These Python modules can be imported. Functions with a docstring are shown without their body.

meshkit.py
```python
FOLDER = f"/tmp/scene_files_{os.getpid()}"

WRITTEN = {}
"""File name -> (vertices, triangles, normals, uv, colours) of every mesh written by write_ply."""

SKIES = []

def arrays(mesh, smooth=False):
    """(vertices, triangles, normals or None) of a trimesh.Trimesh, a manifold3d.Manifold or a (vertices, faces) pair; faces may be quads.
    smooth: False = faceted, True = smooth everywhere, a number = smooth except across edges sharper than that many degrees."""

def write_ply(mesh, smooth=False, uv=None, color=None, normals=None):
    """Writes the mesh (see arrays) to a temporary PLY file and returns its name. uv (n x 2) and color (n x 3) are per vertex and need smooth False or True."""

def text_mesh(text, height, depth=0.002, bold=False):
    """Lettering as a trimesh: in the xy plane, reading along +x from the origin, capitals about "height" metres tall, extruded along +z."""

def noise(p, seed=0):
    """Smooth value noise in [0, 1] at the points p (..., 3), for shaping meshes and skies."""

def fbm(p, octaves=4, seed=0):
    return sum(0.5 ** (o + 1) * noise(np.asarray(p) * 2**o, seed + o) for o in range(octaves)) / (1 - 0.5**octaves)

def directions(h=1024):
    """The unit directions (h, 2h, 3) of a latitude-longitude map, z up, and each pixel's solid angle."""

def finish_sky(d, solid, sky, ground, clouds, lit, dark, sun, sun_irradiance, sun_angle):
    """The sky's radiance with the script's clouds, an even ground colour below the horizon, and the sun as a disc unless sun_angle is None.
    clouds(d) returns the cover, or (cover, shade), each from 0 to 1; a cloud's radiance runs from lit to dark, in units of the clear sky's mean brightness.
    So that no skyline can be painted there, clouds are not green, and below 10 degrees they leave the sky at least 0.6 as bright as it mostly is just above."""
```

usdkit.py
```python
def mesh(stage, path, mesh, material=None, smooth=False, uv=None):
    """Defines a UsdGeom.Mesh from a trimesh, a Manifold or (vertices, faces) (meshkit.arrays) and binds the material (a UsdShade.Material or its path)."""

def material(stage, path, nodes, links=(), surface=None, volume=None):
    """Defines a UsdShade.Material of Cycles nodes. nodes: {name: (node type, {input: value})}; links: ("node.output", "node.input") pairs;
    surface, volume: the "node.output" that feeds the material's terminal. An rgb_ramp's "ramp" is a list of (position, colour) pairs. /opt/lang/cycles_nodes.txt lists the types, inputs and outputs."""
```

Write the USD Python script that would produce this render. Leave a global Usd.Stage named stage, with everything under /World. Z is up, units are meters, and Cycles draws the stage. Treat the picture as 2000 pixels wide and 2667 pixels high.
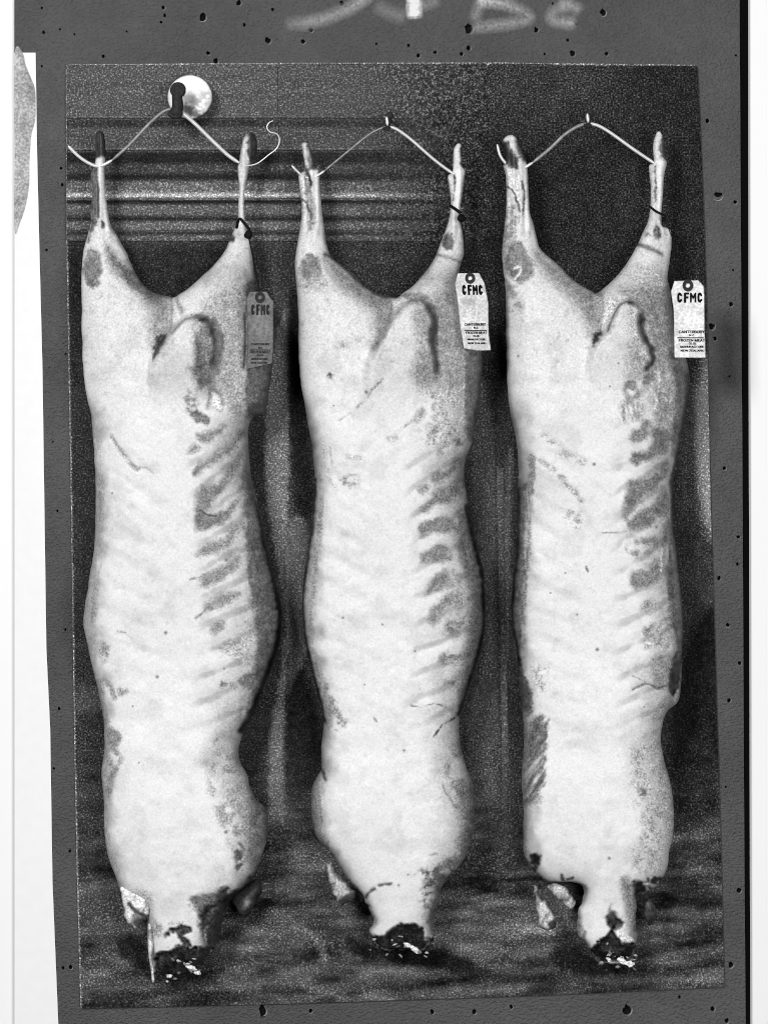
import math, numpy as np, trimesh, shapely, usdkit, meshkit
from shapely.geometry import Polygon, LineString, Point
from scipy.spatial import Delaunay
import scipy.sparse as sp, scipy.sparse.linalg as spl
from pxr import Usd, UsdGeom, UsdLux, UsdShade, Gf, Sdf, Vt

stage = Usd.Stage.CreateInMemory()
UsdGeom.SetStageUpAxis(stage, 'Z'); UsdGeom.SetStageMetersPerUnit(stage, 1.0)
UsdGeom.Xform.Define(stage, '/World')

# ---------------------------------------------------------------- camera, light, exposure
U = 0.0006                 # metres per unit of the measured sketch (a carcass is about 1.3 m)
ZC = 1.3335                # height of the picture's centre above the floor
DIST = 6.0
cam = UsdGeom.Camera.Define(stage, '/World/camera')
cam.CreateHorizontalApertureAttr(36.0); cam.CreateVerticalApertureAttr(36.0 * 1024 / 767)
cam.CreateFocalLengthAttr(36.0 * DIST / (2000 * U))
cam.CreateClippingRangeAttr(Gf.Vec2f(0.1, 50))
x = UsdGeom.Xformable(cam); x.AddTranslateOp().Set(Gf.Vec3d(0, -DIST, ZC)); x.AddRotateXOp().Set(90)
cam.CreateExposureAttr(0.0)

def rect_light(name, pos, aim, w, h, inten):
    l = UsdLux.RectLight.Define(stage, '/World/' + name)
    l.CreateWidthAttr(w); l.CreateHeightAttr(h); l.CreateIntensityAttr(inten); l.CreateColorAttr(Gf.Vec3f(1, 1, 1))
    m = Gf.Matrix4d().SetLookAt(Gf.Vec3d(*pos), Gf.Vec3d(*aim), Gf.Vec3d(0, 0, 1)).GetInverse()
    UsdGeom.Xformable(l).AddTransformOp().Set(m)
rect_light('copy_lamp', (-2.5, -5.5, ZC + 2.3), (0.15, 0, ZC - 0.1), 1.5, 1.5, 42.5)
rect_light('copy_lamp_001', (1.9, -5.6, ZC + 0.0), (0.1, 0, ZC - 0.2), 2.0, 2.0, 13.0)

# ---------------------------------------------------------------- helpers
LOOKS = '/World/Looks'
UsdGeom.Scope.Define(stage, LOOKS)
def lin(g):
    g = np.asarray(g, float)
    return np.where(g <= .04045, g / 12.92, ((np.maximum(g, 0) + .055) / 1.055) ** 2.4)
_used = {}
def path_for(name, parent=None):
    base = (str(parent.GetPath()) if parent is not None else '/World') + '/' + name
    k = _used.get(base, 0); _used[base] = k + 1
    return base if k == 0 else '%s_%03d' % (base, k)
def tag(p, label=None, cat=None, group=None, kind=None):
    p = p.GetPrim() if hasattr(p, 'GetPrim') else p
    for k, v in (('label', label), ('category', cat), ('group', group), ('kind', kind)):
        if v: p.SetCustomDataByKey(k, v)
    return p
def thing(name, label, cat, group=None, loc=(0, 0, 0)):
    o = UsdGeom.Xform.Define(stage, path_for(name)); o.AddTranslateOp().Set(Gf.Vec3d(*loc))
    p = o.GetPrim(); p._loc = None
    return tag(p, label, cat, group)
LOC = {}
def put(name, v, f, mat, parent=None, normals=None, col=None, smooth=False):
    """one Mesh prim; v in world metres, made local to its parent's base"""
    v = np.asarray(v, float); f = np.asarray(f, int)
    if parent is not None:
        t = parent.GetPrim()
        while str(t.GetPath().GetParentPath()) != '/World': t = t.GetParent()
        v = v - np.array(LOC.get(str(t.GetPath()), (0, 0, 0)))
    if normals is None:
        v, f, normals = meshkit.arrays((v, f), smooth)
    m = UsdGeom.Mesh.Define(stage, path_for(name, parent))
    m.CreatePointsAttr(Vt.Vec3fArray.FromNumpy(v.astype(np.float32)))
    m.CreateFaceVertexCountsAttr(Vt.IntArray.FromNumpy(np.full(len(f), 3, np.int32)))
    m.CreateFaceVertexIndicesAttr(Vt.IntArray.FromNumpy(f.astype(np.int32).ravel()))
    m.CreateSubdivisionSchemeAttr('none')
    if normals is not None:
        m.CreateNormalsAttr(Vt.Vec3fArray.FromNumpy(np.asarray(normals, np.float32))); m.SetNormalsInterpolation('vertex')
    if col is not None:
        UsdGeom.PrimvarsAPI(m).CreatePrimvar('tone', Sdf.ValueTypeNames.Color3fArray, 'vertex').Set(Vt.Vec3fArray.FromNumpy(np.asarray(col, np.float32)))
    UsdShade.MaterialBindingAPI.Apply(m.GetPrim()).Bind(mat)
    return m.GetPrim()
def put_tm(name, tm, mat, parent=None, smooth=30):
    return put(name, tm.vertices, tm.faces, mat, parent, smooth=smooth)
def mk_thing(name, label, cat, loc, group=None):
    p = thing(name, label, cat, group, loc); LOC[str(p.GetPath())] = loc
    return p

def W(X, Y, d):
    """sketch units (right, down from the top left) and metres in front of the board -> world; things hang d in front at true size"""
    s = U * (DIST - d) / DIST
    X = np.asarray(X, float); Y = np.asarray(Y, float)
    return np.stack(np.broadcast_arrays((X - 1000) * s, -d, ZC + (1333.5 - Y) * s), -1)
class Place:
    """a plane d in front of the board, with its own fixed metres per unit"""
    def __init__(s, d): s.d = d; s.u = U * (DIST - d) / DIST
    def __call__(s, X, Y, z=0):
        X = np.asarray(X, float); Y = np.asarray(Y, float); z = np.asarray(z, float)
        return np.stack(np.broadcast_arrays((X - 1000) * s.u, -s.d - z * s.u, ZC + (1333.5 - Y) * s.u), -1)

def spline(pts, n=8, closed=True):
    p = np.asarray(pts, float); N = len(p); out = []
    for i in range(N if closed else N - 1):
        if closed: a, b, c, d = p[(i - 1) % N], p[i], p[(i + 1) % N], p[(i + 2) % N]
        else: a, b, c, d = p[max(i - 1, 0)], p[i], p[i + 1], p[min(i + 2, N - 1)]
        for t in np.linspace(0, 1, n, endpoint=False):
            out.append(.5 * (2 * b + (c - a) * t + (2 * a - 5 * b + 4 * c - d) * t ** 2 + (3 * b - a - 3 * c + d) * t ** 3))
    if not closed: out.append(p[-1])
    return np.array(out)
def resample(p, h, closed=True):
    ls = LineString(np.vstack([p, p[:1]]) if closed else p)
    n = max(int(round(ls.length / h)), 4)
    return np.array([ls.interpolate(t).coords[0] for t in np.linspace(0, ls.length, n + (not closed), endpoint=not closed)])
def sstep(x, a, b):
    t = np.clip((x - a) / (b - a), 0, 1); return t * t * (3 - 2 * t)
def nz(X, Y, s, seed=0, oct=4, sy=None):
    return meshkit.fbm(np.stack([X / s, Y / (sy or s), np.full_like(X, .37 + seed)], -1), oct, seed)

class Paint:
    """fat, lean, blood, dirt and painted shade tones of a surface, at its points (sketch units)"""
    def __init__(s, X, Y, seed=0):
        s.X, s.Y = X, Y
        s.fine = nz(X, Y, 7, seed + 3, 3) - .5; s.mid = nz(X, Y, 17, seed + 4, 3) - .5
        s.wx = (nz(X, Y, 26, seed + 1, 3) - .5); s.wy = (nz(X, Y, 26, seed + 2, 3) - .5)
    def sd(s, geom, warp, pad):
        PX, PY = s.X + s.wx * warp, s.Y + s.wy * warp
        x0, y0, x1, y1 = geom.bounds
        i = np.nonzero((PX > x0 - pad) & (PX < x1 + pad) & (PY > y0 - pad) & (PY < y1 + pad))[0]
        pts = shapely.points(PX[i], PY[i])
        if geom.geom_type == 'LineString': return i, -shapely.distance(pts, geom)
        d = shapely.distance(pts, geom.exterior); shapely.prepare(geom)
        return i, np.where(shapely.contains(geom, pts), d, -d)
    def mask(s, kind, pts, soft=6, width=0, warp=14):
        m = np.zeros(len(s.X)); rag = (s.fine * 1.5 + s.mid * .9) * min(warp, 16)
        if kind == 'p':
            g = Polygon(spline(pts, 5)).buffer(0)
            if g.geom_type != 'Polygon': g = max(g.geoms, key=lambda q: q.area)
            i, d = s.sd(g, warp, soft + 16); d = d + rag[i]
        else:
            g = LineString(spline(pts, 5, False) if len(pts) > 2 else pts)
            i, d = s.sd(g, warp, width / 2 + soft + 16); d = d + width / 2 + rag[i] * (.35 if warp > 6 else .12)
        m[i] = sstep(d, -soft, soft); return m

def triangulate(poly_pts, h):
    b = resample(poly_pts, h * .9); poly = Polygon(b).buffer(0)
    if poly.geom_type != 'Polygon':
        poly = max(poly.geoms, key=lambda q: q.area)
    b = resample(np.array(poly.exterior.coords)[:-1], h * .9); poly = Polygon(b)
    x0, y0, x1, y1 = poly.bounds; r = h * math.sqrt(3) / 2
    ys = np.arange(y0, y1, r); xs = np.arange(x0, x1, h)
    gx, gy = np.meshgrid(xs, ys); gx = gx + (np.arange(len(ys)) % 2)[:, None] * h / 2
    g = np.stack([gx.ravel(), gy.ravel()], 1)
    inner = poly.buffer(-.55 * h); shapely.prepare(inner)
    g = g[shapely.contains_xy(inner, g[:, 0], g[:, 1])]
    p = np.vstack([b, g]); t = Delaunay(p).simplices
    c = p[t].mean(1); shapely.prepare(poly); t = t[shapely.contains_xy(poly, c[:, 0], c[:, 1])]
    e1, e2 = p[t[:, 1]] - p[t[:, 0]], p[t[:, 2]] - p[t[:, 0]]
    a = e1[:, 0] * e2[:, 1] - e1[:, 1] * e2[:, 0]
    t = t[np.abs(a) > 1e-6]; a = a[np.abs(a) > 1e-6]
    t[a < 0] = t[a < 0][:, ::-1]
    return p, t, len(b), poly
def puff(p, t, nb):
    """height of a soap-film dome over the outline (solves the Poisson equation on its triangles)"""
    n = len(p); P = p[t]; e = [P[:, 2] - P[:, 1], P[:, 0] - P[:, 2], P[:, 1] - P[:, 0]]
    A = .5 * np.abs(e[0][:, 0] * e[1][:, 1] - e[0][:, 1] * e[1][:, 0])
    I, J, V = [], [], []
    for a in range(3):
        for c in range(3):
            I.append(t[:, a]); J.append(t[:, c]); V.append((e[a] * e[c]).sum(1) / (4 * A))
    K = sp.csr_matrix((np.concatenate(V), (np.concatenate(I), np.concatenate(J))), (n, n))
    F = np.zeros(n); np.add.at(F, t.ravel(), np.repeat(A / 3, 3) * 4)
    u = np.zeros(n); u[nb:] = spl.spsolve(K[nb:, nb:].tocsc(), F[nb:])
    return np.sqrt(np.maximum(u, 0))
def vnormals(v, f):
    n = np.zeros_like(v); c = np.cross(v[f[:, 1]] - v[f[:, 0]], v[f[:, 2]] - v[f[:, 0]])
    for k in range(3): np.add.at(n, f[:, k], c)
    return n / np.maximum(np.linalg.norm(n, axis=1, keepdims=True), 1e-12)
def close_body(p, t, nb, zf, zb):
    """front and back skins joined along the outline: vertices (X, Y, z), faces, and the front's faces count"""
    n = len(p); idx = np.concatenate([np.arange(nb), np.arange(n, 2 * n - nb)])
    V = np.vstack([np.column_stack([p, zf]), np.column_stack([p[nb:], zb[nb:]])])
    # sketch Y runs down, so a positive triangle in the sketch faces the viewer when reversed
    return V, np.vstack([t[:, ::-1], idx[t]]), len(t)

def tube(pts, r, n=10, cap=True):
    p = np.asarray(pts, float); r = np.broadcast_to(r, len(p)); tg = np.gradient(p, axis=0); tg /= np.linalg.norm(tg, axis=1, keepdims=True)
    ref = np.array([0, 1., 0]) if abs(tg[0][1]) < .9 else np.array([1., 0, 0]); V = []
    for i in range(len(p)):
        a = np.cross(tg[i], ref); a /= np.linalg.norm(a); b = np.cross(tg[i], a); ref = b * 1 if False else ref
        th = np.linspace(0, 2 * np.pi, n, endpoint=False)
        V.append(p[i] + r[i] * (np.cos(th)[:, None] * a + np.sin(th)[:, None] * b))
    V = np.vstack(V); F = []
    for i in range(len(p) - 1):
        for k in range(n):
            a, b = i * n + k, i * n + (k + 1) % n; F += [[a, a + n, b], [b, a + n, b + n]]
    if cap:
        V = np.vstack([V, p[0], p[-1]]); c0, c1 = len(V) - 2, len(V) - 1; L = (len(p) - 1) * n
        for k in range(n): F += [[c0, k, (k + 1) % n], [c1, L + (k + 1) % n, L + k]]
    m = trimesh.Trimesh(V, F, process=False); m.fix_normals(); return m
def slab(pts, place, z0, z1, holes=()):
    """an outline in sketch units as a plate between heights z0 < z1 (units) in front of its plane"""
    poly = Polygon(pts, holes)
    m = trimesh.creation.extrude_polygon(poly, z1 - z0, engine='earcut')
    v = np.array(m.vertices); w = place(v[:, 0], v[:, 1], v[:, 2] + z0)
    r = trimesh.Trimesh(w, m.faces[:, ::-1], process=False); trimesh.repair.fix_normals(r); return r

# ---------------------------------------------------------------- materials
def mat(name, nodes, links, surface='p.BSDF'): return usdkit.material(stage, LOOKS + '/' + name, nodes, links, surface=surface)
def plain(name, g, rough=.6, metal=0., spec=.3, noise=.0, scale=200, bump=0.):
    n = {'tc': ('texture_coordinate', {}), 'n': ('noise_texture', {'scale': scale, 'detail': 4}), 'p': ('principled_bsdf', {'roughness': rough, 'metallic': metal, 'specular_ior_level': spec})}
    a = float(lin(g)); lo, hi = a * (1 - noise), a * (1 + noise)
    n['r'] = ('rgb_ramp', {'ramp': [(.3, (lo,) * 3), (.7, (hi,) * 3)]})
    l = [('tc.object', 'n.vector'), ('n.fac', 'r.fac'), ('r.color', 'p.base_color')]
    if bump:
        n['b'] = ('bump', {'strength': bump, 'distance': .002}); l += [('n.fac', 'b.height'), ('b.normal', 'p.normal')]
    return mat(name, n, l)
def grainy(name, scale, stops, rough=.55, spec=.25, bump=.15, scale2=None):
    """base colour = the surface's tone, with the fine speckle of its amplitude (tone.g)"""
    n = {'tc': ('texture_coordinate', {}), 'a': ('attribute', {'attribute': 'tone'}), 's': ('separate_color', {}),
         'n': ('noise_texture', {'scale': scale, 'detail': 1.5, 'roughness': .6}),
         'r': ('rgb_ramp', {'ramp': [(q, (c / 8.,) * 3) for q, c in stops]}), 'rb': ('rgb_to_bw', {}),
         'x4': ('math', {'math_type': 'multiply_add', 'value2': 8.0, 'value3': -1.0}),
         'm1': ('math', {'math_type': 'multiply_add', 'value3': 1.0}), 'm2': ('math', {'math_type': 'multiply'}),
         'cc': ('combine_color', {}), 'p': ('principled_bsdf', {'roughness': rough, 'specular_ior_level': spec}),
         'b': ('bump', {'strength': bump, 'distance': .001})}
    l = [('tc.object', 'n.vector'), ('a.color', 's.color'), ('n.fac', 'r.fac'), ('r.color', 'rb.color'), ('rb.val', 'x4.value1'),
         ('x4.value', 'm1.value1'), ('s.g', 'm1.value2'), ('m1.value', 'm2.value1'), ('s.r', 'm2.value2'),
         ('m2.value', 'cc.r'), ('m2.value', 'cc.g'), ('m2.value', 'cc.b'), ('cc.color', 'p.base_color'), ('n.fac', 'b.height'), ('b.normal', 'p.normal')]
    return mat(name, n, l)
MEAT = grainy('fat_lean_and_shade', 350, [(.30, .05), (.40, .5), (.5, 1.0), (.6, 1.5), (.72, 2.3)], rough=.46, spec=.32, bump=.12)
CLOTH = grainy('dark_backdrop', 370, [(.28, .08), (.44, .4), (.53, .85), (.60, 1.7), (.66, 3.2), (.74, 5.5)], rough=.9, spec=.05, bump=.1)
WALL = plain('white_wall', .97, .9, spec=.1, noise=.01, scale=3)
PAPER = plain('paper', .955, .8, spec=.1, noise=.015, scale=60)
PRINT = grainy('printed_tone', 300, [(.3, .5), (.45, .8), (.55, 1.15), (.7, 1.6)], rough=.8, spec=.1, bump=.0)
STEEL = plain('bright_steel', .9, .38, .35, .5, .12, 250)
STEEL_SHADED = plain('shaded_steel', .56, .5, .3, .4, .3, 250)  # darker copy of the steel, paints shade on the left arms
IRON = plain('dark_iron', .17, .7, .1, .25, .5, 260, .3)
INK = plain('ink', .09, .9, 0, .05, .4, 900)
STRING = plain('dark_string', .1, .9, 0, .1, .3, 900)
HOLE = plain('hole_dark', .10, .95, 0, .0, .3, 300)  # shade inside the shallow holes put into the colour
LIP_LIGHT = plain('lip_light', .62, .9, 0, .1, .3, 500)  # pale tone of the painted highlight on hole lips
BLACK = plain('black_edge', .05, .9, 0, .02, .2, 300)
PLATE = grainy('white_enamel', 300, [(.3, .6), (.45, .9), (.55, 1.05), (.7, 1.2)], rough=.4, spec=.4, bump=.05)
BOARD = mat('grey_board', {'tc': ('texture_coordinate', {}), 'n': ('noise_texture', {'scale': 230, 'detail': 2, 'roughness': .6}),
    'mp': ('mapping', {'scale': (.88, 1, 1.12)}), 'n2': ('noise_texture', {'scale': 5.0, 'detail': 9, 'roughness': .68}),
    'r': ('rgb_ramp', {'ramp': [(.32, (.078,) * 3), (.68, (.116,) * 3)]}), 'b': ('bump', {'strength': 1.0, 'distance': .0065}),
    'p': ('principled_bsdf', {'roughness': .62, 'specular_ior_level': .3})},
    [('tc.object', 'mp.vector'), ('mp.vector', 'n.vector'), ('tc.object', 'n2.vector'), ('n2.fac', 'r.fac'), ('r.color', 'p.base_color'), ('n.fac', 'b.height'), ('b.normal', 'p.normal')])
CHALK = mat('chalk', {'tc': ('texture_coordinate', {}), 'a': ('attribute', {'attribute': 'tone'}), 's': ('separate_color', {}),
    'n': ('noise_texture', {'scale': 220, 'detail': 4, 'roughness': .7}), 'mr': ('map_range', {'from_min': .3, 'from_max': .62, 'to_min': .25, 'to_max': 1.0, 'clamp': True}),
    'm': ('math', {'math_type': 'multiply'}), 'p': ('principled_bsdf', {'roughness': .9, 'base_color': (.8, .8, .8), 'specular_ior_level': .1})},
    [('tc.object', 'n.vector'), ('a.color', 's.color'), ('n.fac', 'mr.value'), ('mr.result', 'm.value1'), ('s.r', 'm.value2'), ('m.value', 'p.alpha')])

# ---------------------------------------------------------------- wall, board, paper
PW = Place(-.008); PB = Place(0.0)
w = trimesh.creation.box((6, .05, 5)); w.apply_translation((0, .0085 + .025, ZC))
tag(put_tm('wall', w, WALL, smooth=False), 'plain white wall behind the grey board', 'wall', kind='structure')

rng = np.random.default_rng(4)
bd = mk_thing('pinboard', 'dark grey bumpy board full of nail holes, hung on white wall', 'board', (0, .008, 0))
HOLES = [(109,19,3),(425,18,5),(429,38,4),(420,56,4),(527,43,9),(622,6,6),(636,63,4),(542,137,5),(562,157,6),(114,83,4),(156,75,3),(194,88,2.5),(269,145,4),(109,171,3),
 (159,437,4),(162,480,4),(121,650,4),(697,104,8),(890,7,6),(710,23,4),(810,76,6),(789,106,6),(1064,117,4),(1089,143,5),(1133,135,5),(1201,139,5),(1220,123,6),(1220,73,11),(1265,70,5),
 (1570,30,8),(1396,76,6),(1478,103,4),(1490,138,7),(1579,138,5),(1916,143,3),(1842,314,5),(1870,506,11),(1439,8,4),(1914,525,5),(1909,703,3),(1903,792,5),(1853,849,8),(1862,881,5),(1886,1219,5),
 (1922,1398,5),(1920,1469,4),(1872,1505,5),(1895,1628,5),(1926,1727,5),(1898,1824,5),(1924,2320,6),(1903,2513,7),(1855,2629,6),(1769,2598,4),(1632,2632,11),(1331,2623,5),(1892,2660,6),
 (809,2634,5),(1125,2636,6),(1235,2636,6),(140,2002,3.5),(182,2218,4),(164,2522,4),(184,2520,5),(154,1846,4),(171,921,3),(684,2634,9),(1418,139,3),(1890,2050,3),(1900,980,3),(150,1330,3),(138,1150,2.5),(170,1640,3),(1500,60,3),(330,80,3),(980,112,3)]
rings = []
for hx, hy, hr in HOLES:
    k = 11; th = np.sort(np.linspace(0, 2 * np.pi, k, endpoint=False) + rng.uniform(-.2, .2, k))
    rr = hr * .92 * rng.uniform(.75, 1.25, k); sy = rng.uniform(1.0, 1.4)
    if (hx, hy) == (684, 2634): sy = 2.2
    if hx in (1870,): sy = .7
    rings.append(np.stack([hx + rr * np.cos(th), hy + rr * sy * np.sin(th)], 1))
BOARD_OUT = [(37, -160), (1925, -160), (1926, 0), (1930, 700), (1934, 1300), (1937, 1950), (1939, 2300), (1942, 2667), (1943, 2830), (37, 2830)]
put_tm('board', slab(BOARD_OUT, PB, -13, 0, rings), BOARD, bd, smooth=False)
put_tm('edge_strip', slab([(1926.5, -160), (1948, -160), (1949, 700), (1951, 1500), (1954, 2667), (1955, 2830), (1943.5, 2830), (1942.5, 2667), (1939.5, 2300), (1937.5, 1950), (1934.5, 1300), (1930.5, 700), (1926.5, 0)], PB, -13.5, -2), BLACK, bd, smooth=False)
for r, (hx, hy, hr) in zip(rings, HOLES):
    k = len(r); c = r.mean(0)
    V = np.vstack([PB(r[:, 0], r[:, 1], -.3), PB(*(c + (r - c) * .75).T, -8), PB(*(c + (r - c) * .3).T, -12), PB(c[0], c[1], -12.6)[None]])
    F = []
    for i in range(k):
        j = (i + 1) % k
        for q in (0, 1): F += [[q * k + i, q * k + k + i, q * k + j], [q * k + j, q * k + k + i, q * k + k + j]]
        F.append([2 * k + i, 3 * k, 2 * k + j])
    hole = put('nail_hole', V, F, HOLE, bd)
    if hr >= 5:      # raised lip, its highlight painted pale on the lower right
        a = np.linspace(-.25, 1.75 + rng.uniform(-.4, .4), 7) + rng.uniform(-.2, .4)
        q = np.stack([c[0] + np.cos(a) * hr * 1.28, c[1] + np.sin(a) * hr * 1.45], 1)
        put_tm('lip_glint', tube(PB(q[:, 0], q[:, 1], .8), hr * .17 * U * np.array([.2, .7, 1, 1.1, .9, .6, .2]) * rng.uniform(.6, 1.2), 6), LIP_LIGHT, hole)

PP = Place(.0005)
paper_out = [(37.5, 136), (93, 136), (97, 400), (103, 650), (111, 965), (121, 1688), (131, 1900), (137, 2300), (152, 2667), (157, 2830), (37.5, 2830)]
pp = mk_thing('paper_sheet', 'white paper sheet with a grey printed shape, lapping the left edge of the board', 'paper', (0, 0, 0))
put_tm('sheet', slab(paper_out, PP, 0, 1.6), PAPER, pp, smooth=False)
fig = spline([(38.5, 138.5), (60, 138.5), (66, 165), (80, 200), (92, 236), (92, 310), (82, 350), (77, 420), (76, 480), (67, 535), (52, 580), (38.5, 600), (38.5, 400)], 6)
fp, ft, fnb, _ = triangulate(fig, 4.5)
ft_t = .68 + .28 * (nz(fp[:, 0], fp[:, 1], 40, 5) - .5) - .12 * sstep(fp[:, 0] + 60 * (nz(fp[:, 0], fp[:, 1], 30, 8) - .5), 62, 88) * sstep(fp[:, 1], 300, 200)
put('printed_figure', PP(fp[:, 0], fp[:, 1], 2.1), ft[:, ::-1], PRINT, pp, normals=np.tile([0, -1., 0], (len(fp), 1)), col=np.stack([lin(ft_t), np.full(len(fp), .75), np.zeros(len(fp))], 1))

# chalk marks at the top of the board
def ribbon(name, strokes, label):
    V, F, C = [], [], []; base = 0
    for q, (pts, wd, al) in enumerate(strokes):
        c = resample(spline(pts, 8, False), 5, False); n = len(c); t = np.gradient(c, axis=0); t /= np.linalg.norm(t, axis=1, keepdims=True); nn = np.stack([-t[:, 1], t[:, 0]], 1)
        K = 9; s = np.linspace(-1, 1, K); e = np.minimum(1, np.minimum(np.arange(n), np.arange(n)[::-1]) / 3.)
        al = np.interp(np.linspace(0, 1, n), np.linspace(0, 1, len(np.atleast_1d(al))), np.atleast_1d(al))
        for j in range(n):
            for k in range(K):
                P = c[j] + nn[j] * s[k] * wd * .78 * (1 + .25 * (meshkit.noise(np.array([c[j, 0] / 18, s[k], q + .5])) - .5))
                V.append(PB(P[0], P[1], .8 + .35 * q)); C.append((al[j] * e[j] * (1 - abs(s[k])) ** .9 * .95, 0, 0))
        for j in range(n - 1):
            for k in range(K - 1):
                a = base + j * K + k; F += [[a, a + 1, a + K], [a + 1, a + K + 1, a + K]]
        base += n * K
    p = put(name, np.array(V), np.array(F), CHALK, normals=np.tile([0, -1., 0], (len(V), 1)), col=np.array(C)); tag(p, label, 'chalk mark'); return p
ribbon('chalk_mark', [([(738, 62), (800, 58), (870, 38), (945, -2), (990, -60)], 30, [.15, .42, .4, .5, .5])], 'long slanting chalk stroke on board, leftmost of the chalk marks')
ribbon('chalk_mark', [([(975, 5), (1010, 30), (1062, 45)], 34, [.2, .22, .2]), ([(1055, 16), (1100, 14), (1150, -4)], 26, [.35, .3, .2]), ([(1082, -30), (1078, 14), (1081, 50)], 30, [2.4, 2.4, 2.4])], 'bright blob of chalk with faint smears above the middle carcass')
ribbon('chalk_mark', [([(1255, -20), (1245, 20), (1232, 58)], 26, [.3, .35, .3]), ([(1240, -2), (1310, 8), (1360, 28), (1378, 46), (1340, 58), (1225, 72)], 28, [1.0, .6, .35, .4, .4, .3])], 'triangular chalk loop on board above the gap before the right carcass')
ribbon('chalk_mark', [([(1450, 0), (1490, 14), (1516, 32)], 28, [.4, .45, .35]), ([(1484, 18), (1445, 28), (1438, 48), (1465, 56), (1505, 58)], 30, [.3, .3, .4, .45, .5])], 'small curled chalk mark on board, rightmost of the chalk marks')

# ---------------------------------------------------------------- backdrop with its panels, mouldings and floor cloth
PS = Place(.002)
bk = mk_thing('backdrop', 'dark speckled backdrop sheet in three folded panels behind the carcasses', 'backdrop', (0, -.002, 0))
OUT = [(172, 167), (700, 163), (1300, 162), (1815, 168), (1822, 300), (1834, 600), (1840, 800), (1850, 1300), (1868, 1900), (1878, 2250), (1886, 2572), (1400, 2594), (800, 2614), (210, 2628), (201, 2300), (194, 1950), (185, 1300), (178, 900), (173, 600)]
S1 = [(724, 140), (730, 640), (738, 1200), (745, 1900), (752, 2660)]
S2 = [(1268, 140), (1275, 600), (1293, 1250), (1303, 1800), (1320, 2660)]
sheet = Polygon(OUT)
lefts = [[(100, 140), (100, 2660)], S1, S2]; rights = [S1, S2, [(1950, 140), (1950, 2660)]]
def xat(S, y): return np.interp(y, [q[1] for q in S], [q[0] for q in S])
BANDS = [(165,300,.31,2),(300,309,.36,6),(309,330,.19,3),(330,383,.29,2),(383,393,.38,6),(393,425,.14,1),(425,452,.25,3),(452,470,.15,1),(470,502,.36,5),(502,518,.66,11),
         (518,531,.11,1),(531,564,.34,6),(564,575,.14,1),(575,602,.36,6),(602,611,.17,1),(611,628,.33,5)]
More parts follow.
